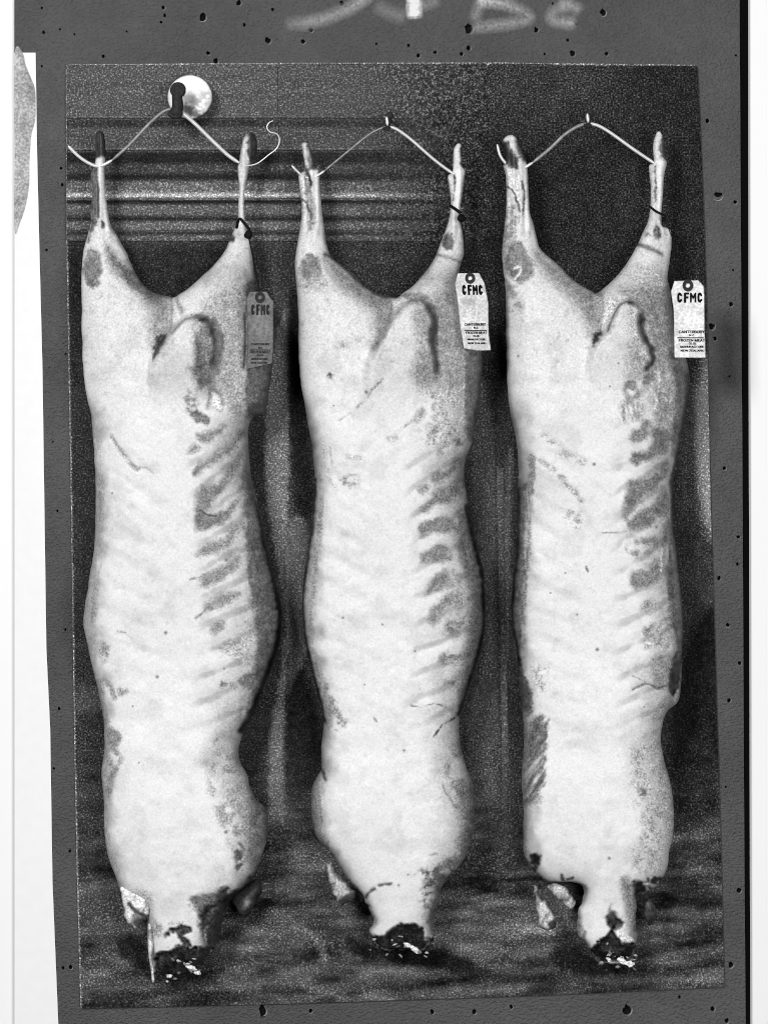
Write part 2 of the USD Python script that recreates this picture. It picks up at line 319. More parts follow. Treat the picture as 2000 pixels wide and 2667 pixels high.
def back_tone(X, Y):
    P = Paint(X, Y, 60); T = np.full(len(X), .215)
    amp = np.full(len(X), .75)
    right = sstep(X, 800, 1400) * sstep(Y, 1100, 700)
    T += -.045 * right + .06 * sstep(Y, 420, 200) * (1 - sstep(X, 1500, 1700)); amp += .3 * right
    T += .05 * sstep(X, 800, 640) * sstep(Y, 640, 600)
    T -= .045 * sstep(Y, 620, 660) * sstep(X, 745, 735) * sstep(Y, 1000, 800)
    def a(kind, pts, g, soft, width=0, warp=10, k=1.):
        nonlocal T
        m = P.mask(kind, pts, soft, width, warp) * k; T = T * (1 - m) + g * m
    # pale hanging cloth between the first two carcasses
    a('p', [(640, 640), (760, 640), (762, 840), (748, 1100), (700, 1000)], .25, 14)
    a('p', [(700, 980), (742, 800), (752, 950), (752, 1250), (748, 1500), (745, 1800), (740, 2200), (740, 2330), (704, 2330), (700, 1950), (725, 1780), (742, 1640), (738, 1560), (700, 1340), (690, 1180)], .43, 7, k=1)
    a('p', [(758, 760), (782, 800), (792, 1000), (812, 1230), (808, 1340), (775, 1380), (760, 1180), (752, 950)], .13, 10)
    a('p', [(748, 1390), (800, 1370), (786, 1600), (800, 1690), (770, 1760), (748, 1780)], .38, 10)
    a('p', [(745, 1830), (790, 1750), (835, 1900), (838, 2000), (800, 2060), (750, 2080)], .10, 16)
    a('s', [(749, 1420), (750, 1700)], .52, 2, 3, 2)
    a('p', [(210, 1780), (262, 1800), (268, 1850), (200, 1850)], .33, 8, k=.8)
    # between the second and third carcasses
    a('p', [(1225, 950), (1262, 1000), (1290, 1250), (1300, 1900), (1310, 2250), (1235, 2250), (1220, 1900), (1262, 1700), (1268, 1560), (1250, 1420), (1228, 1250)], .30, 10)
    a('p', [(1320, 1200), (1335, 1200), (1330, 1500), (1318, 1750), (1308, 1500)], .36, 8)
    a('p', [(1815, 1000), (1852, 960), (1862, 1380), (1830, 1340), (1800, 1180)], .55, 22)
    a('p', [(1780, 1100), (1800, 1000), (1810, 1300), (1770, 1330)], .26, 14)
    a('p', [(1745, 1950), (1780, 1700), (1870, 1600), (1878, 2150), (1780, 2200)], .11, 24)
    # crumpled floor cloth
    fl = sstep(Y + 120 * (nz(X, Y, 160, 71) - .5), 1820, 2380)
    rp = nz(X + .35 * Y, Y + .12 * X, 190, 72, 5, 38); rp2 = nz(X - .2 * Y, Y, 90, 74, 4, 22)
    T = T * (1 - fl) + fl * (.27 + .6 * (rp - .5) + .5 * (rp2 - .5))
    a('s', [(1320, 1960), (1320, 2290)], .24, 10, 60)
    a('p', [(905, 2440), (1000, 2470), (1140, 2470), (1250, 2520), (1190, 2530), (1020, 2505), (920, 2490)], .12, 12, warp=24)  # shade pools under the three necks, painted into the cloth
    a('p', [(520, 2490), (400, 2520), (380, 2460), (330, 2420), (300, 2450), (370, 2540), (480, 2555)], .15, 14, warp=24)
    a('p', [(1440, 2470), (1500, 2470), (1560, 2510), (1640, 2520), (1560, 2545), (1450, 2520)], .12, 12, warp=24)
    a('s', [(1250, 2300), (1380, 2288), (1410, 2290)], .12, 6, 12)
    a('s', [(620, 2575), (760, 2560), (900, 2600)], .38, 12, 16, 24)
    a('s', [(770, 2420), (830, 2450), (840, 2500)], .36, 10, 20, 24)
    a('p', [(215, 2330), (300, 2320), (380, 2400), (300, 2440), (215, 2420)], .30, 20, warp=24)
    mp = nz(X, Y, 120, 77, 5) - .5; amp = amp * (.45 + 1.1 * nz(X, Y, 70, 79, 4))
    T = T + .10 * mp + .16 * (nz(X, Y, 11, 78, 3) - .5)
    rim = (sstep(X, 1300, 1000) if False else 0)
    return np.clip(T * 1.12, .05, .8), np.clip(amp * (1 - .75 * np.clip(T - .2, 0, .6)), .3, 1.0), fl * (rp - .5)
def back_z(X, Y, fl):
    return 1.5 * nz(X, Y, 300, 81, 3, 600) + fl * 9
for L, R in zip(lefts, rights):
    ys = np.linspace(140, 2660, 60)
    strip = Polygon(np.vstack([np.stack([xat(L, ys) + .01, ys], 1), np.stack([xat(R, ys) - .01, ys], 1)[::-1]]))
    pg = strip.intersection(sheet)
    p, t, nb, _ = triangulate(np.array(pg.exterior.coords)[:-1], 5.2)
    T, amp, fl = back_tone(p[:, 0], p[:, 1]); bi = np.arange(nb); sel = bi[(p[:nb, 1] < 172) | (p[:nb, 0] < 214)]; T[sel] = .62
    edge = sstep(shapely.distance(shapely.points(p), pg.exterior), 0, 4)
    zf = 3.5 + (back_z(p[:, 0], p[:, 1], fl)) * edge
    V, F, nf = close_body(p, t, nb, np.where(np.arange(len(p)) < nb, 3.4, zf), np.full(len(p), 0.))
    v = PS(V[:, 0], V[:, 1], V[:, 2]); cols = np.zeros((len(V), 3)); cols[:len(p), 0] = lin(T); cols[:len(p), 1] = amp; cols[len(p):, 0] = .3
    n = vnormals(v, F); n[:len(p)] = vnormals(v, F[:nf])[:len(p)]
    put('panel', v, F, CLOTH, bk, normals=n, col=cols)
# horizontal wood mouldings at the top of the left and centre panels
for pi, (L, R) in enumerate(((([(173, 0), (174, 640)]), S1), (S1, S2))):
    for y0, y1, g, z in BANDS:
        hgt = y1 - y0
        y0c = max(y0, 168.5); xs = np.linspace(float(xat(L, y0c)) + .6, float(xat(R, y0c)) - .6, 110)
        fade = np.ones_like(xs) if pi == 0 else sstep(xs, 1260, 860)
        prof = [(y0c + q * (y1 - y0c), 8 + z * .9 * math.sin(math.pi * q) ** .7) for q in np.linspace(.0, 1, max(7, int(hgt / 3)))]; n = len(prof)
        Y = np.array([q[0] for q in prof]); Z = np.array([q[1] for q in prof])
        XX, YY = np.meshgrid(xs, Y, indexing='ij'); ZZ = 5.5 + (np.broadcast_to(Z, XX.shape) - 5.5) * (.06 + .94 * fade[:, None])
        wob = 1.3 * (nz(XX.ravel(), YY.ravel() * 0 + y0, 120, 5, 3) - .5)
        v = PS(XX.ravel(), YY.ravel() + wob, ZZ.ravel())
        F = []
        for i in range(len(xs) - 1):
            for j in range(n - 1):
                a = i * n + j; F += [[a, a + 1, a + n], [a + 1, a + n + 1, a + n]]
        F = np.array(F)
        # tone blurred over neighbouring bands, with long grain, fading to the right
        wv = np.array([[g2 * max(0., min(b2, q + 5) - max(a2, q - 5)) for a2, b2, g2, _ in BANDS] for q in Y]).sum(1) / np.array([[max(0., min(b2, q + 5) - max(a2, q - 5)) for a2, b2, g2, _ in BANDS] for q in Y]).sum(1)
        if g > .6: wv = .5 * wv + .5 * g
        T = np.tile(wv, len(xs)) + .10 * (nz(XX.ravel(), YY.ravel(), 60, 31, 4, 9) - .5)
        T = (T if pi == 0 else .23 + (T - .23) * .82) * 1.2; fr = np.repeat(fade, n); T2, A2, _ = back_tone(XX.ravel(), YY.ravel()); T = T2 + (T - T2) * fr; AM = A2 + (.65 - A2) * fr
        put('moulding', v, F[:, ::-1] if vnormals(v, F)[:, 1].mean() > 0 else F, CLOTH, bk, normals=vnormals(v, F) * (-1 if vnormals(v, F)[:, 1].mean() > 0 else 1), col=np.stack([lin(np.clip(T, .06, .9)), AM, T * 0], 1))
# pale fold ridges of the sheet along its second seam
ys = np.linspace(1220, 2570, 40); xs = xat(S2, ys) + 10 - sstep(ys, 1900, 2300) * 5; wd = 11 - 6 * sstep(ys, 1950, 2250)
m = tube(PS(xs, ys, 3), wd * U, 8); m.vertices[:, 1] = -.002 + (m.vertices[:, 1] + .002) * .45
Tm = .36 - .10 * sstep(ys, 1950, 2200)
put('fold_ridge', m.vertices, m.faces, CLOTH, bk, normals=vnormals(np.array(m.vertices), np.array(m.faces)), col=np.stack([lin(np.append(np.repeat(Tm, 8), [.3, .3])), np.full(len(m.vertices), .6), np.zeros(len(m.vertices))], 1))

# ---------------------------------------------------------------- carcasses
HM = 4.0
def sc(ox, oy, f, pts): return [(ox + f * a, oy + f * b) for a, b in pts]
f0 = 700 / 1659.; f1 = 750 / 1659.
def B1(*p): return sc(150, 600, f0, p)
def C1(*p): return sc(150, 1250, f0, p)
def D1(*p): return sc(100, 1900, f0, p)
def A1(*p): return sc(0, 0, f0, p)
def E2(*p): return sc(700, 0, f0, p)
def F2(*p): return sc(700, 600, f0, p)
def G2(*p): return sc(700, 1250, f0, p)
def H2(*p): return sc(700, 1900, f0, p)
def I3(*p): return sc(1300, 0, f0, p)
def J3(*p): return sc(1250, 600, f0, p)
def K3(*p): return sc(1250, 1250, f0, p)
def L3(*p): return sc(1250, 1900, f1, p)

def carcass(spec):
    pl = Place(.064)
    obj = mk_thing('sheep_carcass', spec['label'], 'carcass', tuple(float(q) for q in pl(spec['base'][0], spec['base'][1])))
    oc = resample(spline(spec['outline'], 3), 6); tg = np.roll(oc, -1, 0) - np.roll(oc, 1, 0); tg /= np.linalg.norm(tg, axis=1, keepdims=True)
    wob = (nz(oc[:, 0], oc[:, 1], 14, spec['seed'] + 50, 3) - .5) * (3 + 20 * sstep(oc[:, 1], 2270, 2360)) + (nz(oc[:, 0], oc[:, 1], 60, spec['seed'] + 51, 2) - .5) * 8 * sstep(oc[:, 1], 620, 800)
    p, t, nb, poly = triangulate(oc + np.stack([-tg[:, 1], tg[:, 0]], 1) * wob[:, None], HM)
    u = puff(p, t, nb); X, Y = p[:, 0], p[:, 1]; P = Paint(X, Y, spec['seed']); sd = spec['seed']
    zc = 150.; z = zc * (1 - np.exp(-.62 * u / zc)); inn = sstep(u, 0, 40)
    T = np.full(len(X), .93) + .045 * sstep(Y, 1450, 1950) - .045 * sstep(Y, 1150, 800)
    T += .05 * (nz(X, Y, 70, sd + 3, 4) - .5) - (.05 + .07 * sstep(Y, 1200, 800)) * sstep(nz(X, Y, 9, sd + 4, 3), .58, .74)
    # gentle muscle relief
    z = z + inn * (22 * (nz(X, Y, 150, sd + 5, 3) - .5) + 6.0 * (nz(X, Y, 34, sd + 6, 3) - .5))
    amp = np.full(len(X), .09) + .10 * sstep(Y, 1200, 800)
    ys = np.arange(poly.bounds[1], poly.bounds[3] + 8, 8.); lo = np.full(len(ys), 1e9); hi = np.full(len(ys), -1e9); bi = ((p[:nb, 1] - ys[0]) / 8).astype(int)
    np.minimum.at(lo, bi, p[:nb, 0]); np.maximum.at(hi, bi, p[:nb, 0])
    side = (X - np.interp(Y, ys, np.minimum(lo, hi))) / np.maximum(np.interp(Y, ys, np.maximum(hi, lo + 1)) - np.interp(Y, ys, lo), 1)
    # right-side form shading painted into the tone; left edge greyed as well
    thin = sstep(side + .35 * (nz(X, Y, 60, sd + 17, 4) - .5), .66, .97) * sstep(Y, 640, 760); T = T - .25 * thin * (.55 + .9 * nz(X, Y, 11, sd + 18, 3)); amp = amp + .16 * thin
    edge_l = sstep(side + .2 * (nz(X, Y, 40, sd + 19, 4) - .5), .13, .0) * sstep(Y, 1000, 1100); T = T - .27 * edge_l * (.4 + 1.2 * nz(X * 3, Y, 40, sd + 20, 3))
    mott = (nz(X, Y, 12, sd + 21, 4) - .5)
    # ribs under the fat, rising from the back to both flanks
    cx = np.abs(side - .48) * 420; ph = (Y + .62 * cx * (1 - .35 * sstep(Y, 1300, 1800)) + 30 * (nz(X, Y, 110, sd + 22, 3) - .5)) / 66.; band = .5 + .5 * np.cos(2 * np.pi * ph)
    zone = sstep(Y, 1120, 1230) * sstep(Y, 1960, 1800); rt = sstep(side, .56, .66) * sstep(side, 1.0, .9); lt = sstep(side, .46, .3) * sstep(side, .02, .12)
    gaps = sstep(band + .9 * (nz(X, Y, 30, sd + 23, 4) - .5), .72, 1.0)
    T = T - zone * gaps * (.15 * rt + .04 * lt); z = z + inn * zone * (rt + .3 * lt) * 1.8 * (.5 - band)
    # dry streaks along the flanks
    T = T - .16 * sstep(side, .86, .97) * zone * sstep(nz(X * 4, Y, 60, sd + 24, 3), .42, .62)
    T = T - .055 * sstep(nz(X, Y, 45, sd + 25, 5), .5, .66) * sstep(Y, 640, 800)
    for kind, pts, g, kw in spec['marks']:
        if kind == 's' and g is not None and .4 <= g <= .7 and Y.max() > 0 and min(q[1] for q in pts) > 700: g += .10
        if kind == 'p' and 'z' not in kw and g is not None and .40 <= g <= .52: g -= .08
        soft = kw.get('soft', 5); m = P.mask(kind, pts, soft, kw.get('w', 0), kw.get('warp', 12)) * kw.get('k', 1.)
        if 'blotch' in kw: m = m * sstep(nz(X, Y, kw['blotch'], sd + 9, 4), .40, .56)
        if 'streak' in kw:
            ang, s = kw['streak']; a, b = X * math.cos(ang) + Y * math.sin(ang), -X * math.sin(ang) + Y * math.cos(ang)
            m = m * sstep(nz(a, b, s * 9, sd + 11, 3, s), .30, .62)
        if g is not None: T = T * (1 - m) + (g + (.42 * mott if .25 < g < .8 else (.75 if g < .2 else .2) * mott)) * m; amp = amp * (1 - m) + kw.get('amp', .55) * m
        z = z + inn * kw.get('z', 0) * m
    rg = np.random.default_rng(sd + 1)
    for k in range(16):      # small dark nicks and clots
        i = rg.integers(nb, len(p))
        if Y[i] > 700:
            m = sstep(np.hypot(X - X[i], Y - Y[i]), rg.uniform(3, 6), 1.5); T = T * (1 - m) + .3 * m
    for pts, hgt, soft, y0, y1 in spec['lumps']:
        m = P.mask('p', pts, soft, 0, 8) * sstep(Y, y1, y0); z = z + inn * hgt * m
    # strings of sinew along the shanks
    leg = sstep(Y, 640, 590); z = z + leg * 2.2 * np.sin(X / 3.1 + nz(X, Y, 90, sd + 13) * 8) * sstep(u, 0, 18)
    T = T - leg * .04 * sstep(nz(X * 6, Y, 60, sd + 14, 3), .48, .62)
    zb = -.45 * zc * (1 - np.exp(-.62 * u / zc)); z[:nb] = 0
    V, F, nf = close_body(p, t, nb, z, zb); v = pl(V[:, 0], V[:, 1], V[:, 2]); n = vnormals(v, F)
    col = np.zeros((len(V), 3)); col[:len(p), 0] = lin(np.clip(T, .05, .96)) * .93; col[:len(p), 1] = amp; col[len(p):, 0] = .35; col[len(p):, 1] = .3
    # pieces of the one skin that look different are parts of their own
    cen = p[t].mean(1); owner = np.zeros(len(F), int); names = ['body']; labels = [None]
    for nm, pts, lab in spec['parts']:
        g = Polygon(spline(pts, 5) if len(pts) > 5 else pts).buffer(0); names.append(nm); labels.append(lab)
        g = g if g.geom_type == 'Polygon' else max(g.geoms, key=lambda q: q.area)
        ins = shapely.contains_xy(g, cen[:, 0], cen[:, 1]); owner[:nf][ins] = len(names) - 1
        if nm in ('shank', 'hock', 'neck', 'neck_cut'): owner[nf:][ins] = len(names) - 1
    for k, nm in enumerate(names):
        ff = F[owner == k]
        if not len(ff): continue
        used, inv = np.unique(ff, return_inverse=True)
        q = put(nm, v[used], inv.reshape(-1, 3), MEAT, obj, normals=n[used], col=col[used])
        if labels[k]: tag(q, labels[k])
    # flecks of bone and fat in the cut
    rg = np.random.default_rng(sd); cut = Polygon(spline([q for q in spec['parts'] if q[0] == 'neck_cut'][0][1], 5)).buffer(-7); bx0, by0, bx1, by1 = cut.bounds; flecks = []
    while len(flecks) < 11:
        a, b = rg.uniform(bx0, bx1), by0 + (by1 - by0) * rg.uniform(.25, .95)
        if cut.contains(Point(a, b)): flecks.append((a, b, rg.uniform(2, 6), rg.uniform(1.5, 3.2), rg.uniform(-1, 1.2)))
    # separate limbs
    for nm, pts, dz, g, marks in spec['limbs']:
        oc = resample(spline(pts, 6), 4); tg = np.roll(oc, -1, 0) - np.roll(oc, 1, 0); tg /= np.linalg.norm(tg, axis=1, keepdims=True)
        oc = oc + np.stack([-tg[:, 1], tg[:, 0]], 1) * ((nz(oc[:, 0], oc[:, 1], 15, sd + 60, 3) - .5) * (16 if nm == 'fore_leg' else 3))[:, None]
        p, t, nb, _ = triangulate(oc, 3.0); u = puff(p, t, nb); X, Y = p[:, 0], p[:, 1]; P = Paint(X, Y, sd + 40)
        z = 70 * (1 - np.exp(-.8 * u / 70)) + sstep(u, 0, 15) * 6 * (nz(X, Y, 18, sd + 30, 3) - .5); z[:nb] = 0
        T = g + .6 * g * (nz(X, Y, 14, sd + 33, 4) - .5) - .35 * g * sstep(nz(X * 2.2 + Y * .5, Y, 30, sd + 34, 3), .5, .62)
        for kind, pp_, gg, kw in marks:
            m = P.mask(kind, pp_, kw.get('soft', 4), kw.get('w', 0), 8); T = T * (1 - m) + gg * m
        V, F, nf = close_body(p, t, nb, z, -.6 * z); v = pl(V[:, 0], V[:, 1], V[:, 2] + dz); n = vnormals(v, F)
        c = np.zeros((len(V), 3)); c[:len(p), 0] = lin(np.clip(T, .05, .95)); c[len(p):, 0] = .2; c[:, 1] = .45
        put(nm, v, F, MEAT, obj, normals=n, col=c)
    # ragged ends of bone and fat at the neck cut
    for bx, by, ra, rb, ang in spec['bits'] + flecks:
        s = trimesh.creation.icosphere(subdivisions=2); q = np.array(s.vertices)
        q = q * (1 + 1.1 * (meshkit.noise(q * 2.3 + bx) - .5))[:, None] * np.array([ra, rb, min(ra, rb)])
        c, s_ = math.cos(ang), math.sin(ang); X = bx + q[:, 0] * c - q[:, 1] * s_; Y = by + q[:, 0] * s_ + q[:, 1] * c
        v = pl(X, Y, 62 + q[:, 2]); F = np.array(s.faces)[:, ::-1]
        n = vnormals(v, F); 
        if (n * (v - v.mean(0))).sum() < 0: F = F[:, ::-1]; n = -n
        put('bone_end', v, F, MEAT, obj, normals=n, col=np.tile([float(lin(.93 if ra > 6.5 else .4 + .35 * ((bx * 7.3) % 1))), .5, 0], (len(v), 1)))
    return obj

RIB = dict(z=-3, soft=10, warp=11, rib=1)
def rib(pts, g=.50, **k): return ('p', pts, g + .01, {**RIB, **k})

c1 = dict(seed=100, base=(455, 1500), label='sheep carcass hung at the left, under the white round plate, with a grey tag toned as in shade',
 outline=[(250,346),(268,342),(276,380),(275,410),(272,440),(273,480),(278,530),(287,580),(304,612),(318,636),(332,662),(350,706),(378,746),(410,766),(441,772),(454,775),
  (470,763),(488,751),(517,727),(555,693),(586,652),(600,618),(612,590),(621,560),(620,549),(623,485),(619,440),(624,416),(629,380),(638,352),(656,344),(668,360),(668,400),(652,420),(647,445),(639,485),(636,532),(640,586),(648,606),(654,640),(660,700),(668,755),
  (700,800),(712,850),(712,930),(704,1000),(694,1060),(685,1080),(660,1086),(648,1110),(646,1140),(653,1230),(666,1290),(682,1350),(703,1450),(726,1545),(734,1600),(728,1670),(709,1735),(685,1796),(664,1855),(640,1890),
  (627,1930),(622,1960),(628,1990),(644,2022),(650,2050),(668,2085),(690,2104),(699,2140),(694,2190),(676,2240),(668,2275),(646,2302),(618,2326),(596,2350),(584,2376),(578,2410),(570,2457),(548,2484),(520,2510),(470,2534),(420,2538),(404,2530),(400,2551),(393,2520),(391,2490),(385,2440),(383,2400),(384,2365),(352,2345),(318,2326),
  (302,2288),(286,2245),(277,2210),(271,2150),(271,2090),(264,2026),(272,1963),(273,1925),(269,1874),(257,1811),(240,1735),(221,1651),(217,1610),(226,1550),(236,1486),(244,1427),(247,1376),(251,1271),(249,1220),(242,1125),(236,1080),(226,1030),(217,971),(215,874),(213,769),(213,697),(219,646),(228,612),(236,582),(237,540),(240,498),(236,456),(243,436),(249,410)],
 marks=[
  ('p', B1((215,125),(255,140),(280,220),(275,300),(235,365),(185,340),(160,270),(175,180)), .50, dict(soft=6, z=-6)),
  ('p', B1((490,330),(560,380),(690,410),(700,640),(640,760),(600,700),(590,520),(540,430)), .56, dict(soft=26, z=-8)),  # shading of the inner thigh, painted as a grey patch
  ('p', B1((690,640),(660,720),(606,815),(612,740),(640,660)), .28, dict(soft=5, z=-12)),
  ('s', B1((708,412),(712,520),(708,640)), .42, dict(w=3, soft=3, z=-8, warp=3)),
  ('s', B1((745,420),(775,520)), .55, dict(w=9, soft=4, z=-6)),
  ('p', B1((300,90),(400,190),(520,300),(600,380),(690,400),(620,450),(500,380),(360,270)), .52, dict(soft=18, amp=.6)),
  ('p', B1((900,500),(1000,400),(1165,380),(1170,900),(1165,1150),(1050,1100),(1000,900),(1010,650)), .66, dict(soft=22)),
  ('p', B1((1166,350),(1180,700),(1166,1090),(1200,1160),(1300,1150),(1420,900),(1420,500),(1250,330)), .47, dict(soft=6)),  # shadow side of the flank painted grey
  ('s', B1((1163,520),(1168,700),(1160,860)), .22, dict(w=4, soft=3, warp=5, z=-5)),
  ('p', B1((860,600),(930,560),(1000,640),(1020,760),(985,880),(960,980),(885,980),(860,900),(880,760)), .53, dict(soft=22, warp=26, amp=.65)), ('s', B1((890,548),(945,580),(985,650),(1000,740),(980,830)), .13, dict(w=11, soft=9, z=-9, warp=34)), ('p', B1((1010,640),(1060,700),(1060,900),(1010,1000),(990,880)), .62, dict(soft=16)),  # side shade of the tail lump painted, with a blood-dark cleft
  ('p', B1((870,640),(900,690),(910,800),(940,870),(960,960),(890,970),(870,860)), .52, dict(soft=9)),
  ('s', B1((725,640),(775,582),(850,548),(900,545)), .42, dict(w=5, soft=5)),
  ('p', B1((790,1030),(840,1000),(880,1060),(850,1130),(810,1120)), .62, dict(soft=8, blotch=9, z=-4)),
  ('s', B1((945,1100),(955,1000),(1000,1010),(1035,1080)), .44, dict(w=8, soft=5, z=-5)),
  ('p', B1((830,1130),(890,1125),(945,1180),(940,1200),(870,1185)), .48, dict(soft=4, z=-6)),
  ('p', B1((960,1060),(1000,1050),(1025,1110),(980,1100)), .93, dict(soft=4, z=6)),
  rib(B1((880,1265),(960,1250),(1030,1210),(1048,1222),(1000,1270),(930,1315),(905,1310))),
  rib(B1((810,1385),(850,1325),(890,1345),(860,1372)), .60),
  rib(B1((850,1495),(900,1430),(1000,1380),(1080,1310),(1120,1245),(1155,1255),(1100,1345),(1000,1425),(900,1475),(865,1525)), .46),
  rib(B1((865,1640),(920,1570),(1000,1560),(1060,1490),(1130,1390),(1155,1400),(1110,1500),(1060,1570),(1010,1640),(960,1690),(900,1790),(865,1760)), .50),
  rib(C1((868,312),(880,228),(960,215),(1040,190),(1090,140),(1135,115),(1095,205),(1040,260),(940,300)), .46),
  rib(C1((880,440),(930,390),(1040,360),(1070,310),(1120,275),(1155,255),(1125,340),(1080,400),(1000,450),(880,475)), .58),
  rib(C1((885,650),(915,585),(1000,540),(1080,495),(1125,465),(1135,520),(1045,600),(950,645)), .55),
  rib(C1((915,805),(940,745),(1060,690),(1135,700),(1090,745),(1000,795)), .56),
  ('s', C1((860,850),(925,800)), .5, dict(w=5, soft=4)),
  rib(C1((960,912),(1010,868),(1045,890),(990,945)), .55),
  rib(C1((1000,1032),(1080,985),(1155,1000),(1130,1075),(1060,1062)), .63, blotch=12),
  ('p', C1((1170,1185),(1215,1195),(1215,1270),(1160,1280),(1125,1240)), .50, dict(soft=5, z=-3)),
  ('p', C1((1010,1235),(1050,1235),(1050,1275),(1010,1270)), .63, dict(soft=5)), ('p', C1((1065,1240),(1110,1245),(1105,1285),(1070,1285)), .66, dict(soft=5)),
  ('p', C1((1060,1060),(1180,900),(1230,950),(1200,1150),(1120,1100)), .72, dict(soft=20, blotch=10)),
  ('p', C1((1150,-60),(1225,60),(1240,250),(1310,480),(1390,700),(1400,850),(1350,1100),(1230,1420),(1180,1460),(1190,1330),(1225,1150),(1240,950),(1200,720),(1180,500),(1165,300),(1170,100)), .45, dict(soft=10, streak=(1.5, 5), amp=.6, k=.95)),
  ('p', C1((1150,-60),(1225,60),(1240,250),(1310,480),(1400,700),(1410,850),(1350,1100),(1240,1430),(1190,1450),(1225,1150),(1240,950),(1210,720),(1200,500)), .46, dict(soft=14, k=.95)),
  ('s', C1((1250,150),(1265,240),(1315,480),(1372,700),(1388,830),(1372,1000),(1330,1150),(1268,1310),(1215,1440),(1145,1540)), .06, dict(w=22, soft=7, warp=12)),  # carcass shadow outline painted as a dark rim on the edge
  ('s', B1((215,1190),(232,1400),(240,1659)), .62, dict(w=32, soft=12, streak=(1.6, 4))),
  ('p', C1((235,0),(290,0),(285,300),(255,720),(235,960),(225,1100),(150,950),(150,850),(200,600),(230,300)), .58, dict(soft=10, streak=(1.65, 4), k=.8)),
  ('p', C1((265,1000),(330,1010),(320,1110),(270,1090)), .68, dict(soft=8, blotch=8)),
  ('s', C1((285,1238),(330,1270),(360,1335)), .52, dict(w=12, soft=6, z=-4)), ('p', C1((390,1280),(440,1285),(430,1325),(395,1320)), .7, dict(soft=6)),
  ('p', C1((225,1200),(275,1250),(320,1420),(330,1500),(410,1570),(370,1640),(290,1659),(270,1480)), .55, dict(soft=8, k=.9, amp=.55)),
  ('s', B1((345,1275),(400,1365),(470,1450),(505,1475)), .58, dict(w=9, soft=6, z=-5)), ('s', B1((500,1472),(560,1470),(605,1505)), .6, dict(w=3, soft=3)),
  ('p', D1((400,0),(520,30),(480,90),(530,150),(500,240),(470,330),(440,440),(420,540),(395,420),(380,300)), .58, dict(soft=9, blotch=22, amp=.55)),
  ('p', D1((395,520),(440,560),(450,700),(500,880),(440,860),(400,700)), .68, dict(soft=8)),
  ('p', D1((1070,150),(1240,150),(1270,330),(1330,430),(1410,480),(1440,640),(1360,760),(1350,880),(1250,760),(1150,600),(1090,420)), .66, dict(soft=18, blotch=26, amp=.6)),
  ('p', D1((1300,420),(1420,470),(1440,640),(1370,760),(1350,880),(1290,760),(1300,600)), .52, dict(soft=18, amp=.6)),
  ('p', D1((1215,740),(1270,740),(1285,790),(1250,860),(1225,830)), .34, dict(soft=6, z=-6, blotch=9)), ('s', D1((1245,690),(1280,730)), .3, dict(w=6, soft=4)),
  ('s', D1((1180,365),(1280,360)), .55, dict(w=5, soft=5)), ('s', D1((1095,70),(1120,50)), .35, dict(w=4, soft=3)), ('s', C1((380,925),(430,935),(470,972)), .5, dict(w=3, soft=3)),
  ('s', C1((890,182),(930,212),(990,222)), .15, dict(w=4, soft=2, warp=4)), ('s', C1((820,608),(890,595),(940,565)), .5, dict(w=3, soft=3)),
  ('p', D1((950,1030),(1100,1000),(1180,960),(1150,1050),(1070,1120),(1030,1230),(990,1120)), .46, dict(soft=10, z=-10, amp=.7)),
  ('p', D1((1010,1120),(1100,1060),(1180,1010),(1240,1000),(1180,1110),(1150,1200),(1120,1340),(1060,1390),(1015,1240)), .20, dict(soft=8, z=-16, amp=.8)),
  ('s', D1((1150,1060),(1240,1010),(1320,940),(1375,860)), .13, dict(w=20, soft=9, z=-8, amp=.8, warp=26)), ('s', D1((1110,1030),(1180,970)), .2, dict(w=8, soft=6, warp=20)),
  ('s', D1((1030,1230),(1040,1350)), .6, dict(w=3, soft=3)), ('s', D1((1000,1210),(1015,1340)), .75, dict(w=5, soft=3)),
  ('p', D1((770,1290),(840,1215),(930,1200),(945,1225),(905,1265),(975,1350),(890,1310),(850,1245)), .18, dict(soft=4, z=-14, amp=.8)),
  ('s', D1((820,1190),(910,1180)), .7, dict(w=5, soft=4)), ('p', D1((690,1180),(760,1190),(770,1260),(700,1260)), .72, dict(soft=8)),
  ('p', D1((740,1390),(850,1340),(960,1335),(1060,1370),(1110,1390),(1050,1470),(960,1510),(830,1540),(735,1540),(720,1440)), .15, dict(soft=5, z=-22, amp=.95, warp=30)),
  ('p', D1((540,990),(700,1000),(690,1130),(600,1110)), .8, dict(soft=12)),
  ('s', A1((590,1040),(606,1180),(610,1340)), .25, dict(w=7, soft=4, warp=4, z=-6)), ('s', A1((615,1000),(632,1150),(648,1290),(664,1420)), .97, dict(w=12, soft=4, warp=4, amp=.15)), ('s', A1((565,1060),(580,1180),(572,1290)), .85, dict(w=2.5, soft=2, warp=3)),
  ('p', A1((560,1050),(590,1050),(606,1350),(575,1420),(545,1500),(560,1300)), .36, dict(soft=5, z=-6)),
  ('p', A1((570,800),(680,800),(690,950),(640,960),(570,960)), .20, dict(soft=4)), ('p', A1((1545,800),(1680,800),(1690,1000),(1545,990),(1530,900)), .22, dict(soft=5)),
  ('s', A1((635,1370),(645,1410)), .3, dict(w=7, soft=3)), ('p', A1((1400,1450),(1440,1455),(1450,1490),(1405,1500)), .4, dict(soft=4)),
  ('p', A1((545,1540),(590,1545),(620,1600),(540,1600)), .6, dict(soft=6)),
  ],
 lumps=[(B1((605,815),(680,680),(720,630),(780,575),(850,545),(900,540),(960,570),(1000,640),(1010,740),(985,850),(950,1000),(860,1150),(700,1150),(600,1000)), 52, 13, 870, 1070),
        (B1((700,410),(800,370),(1160,250),(1160,1000),(1010,850),(1000,640),(900,540),(715,640)), 8, 10, 640, 1010)],
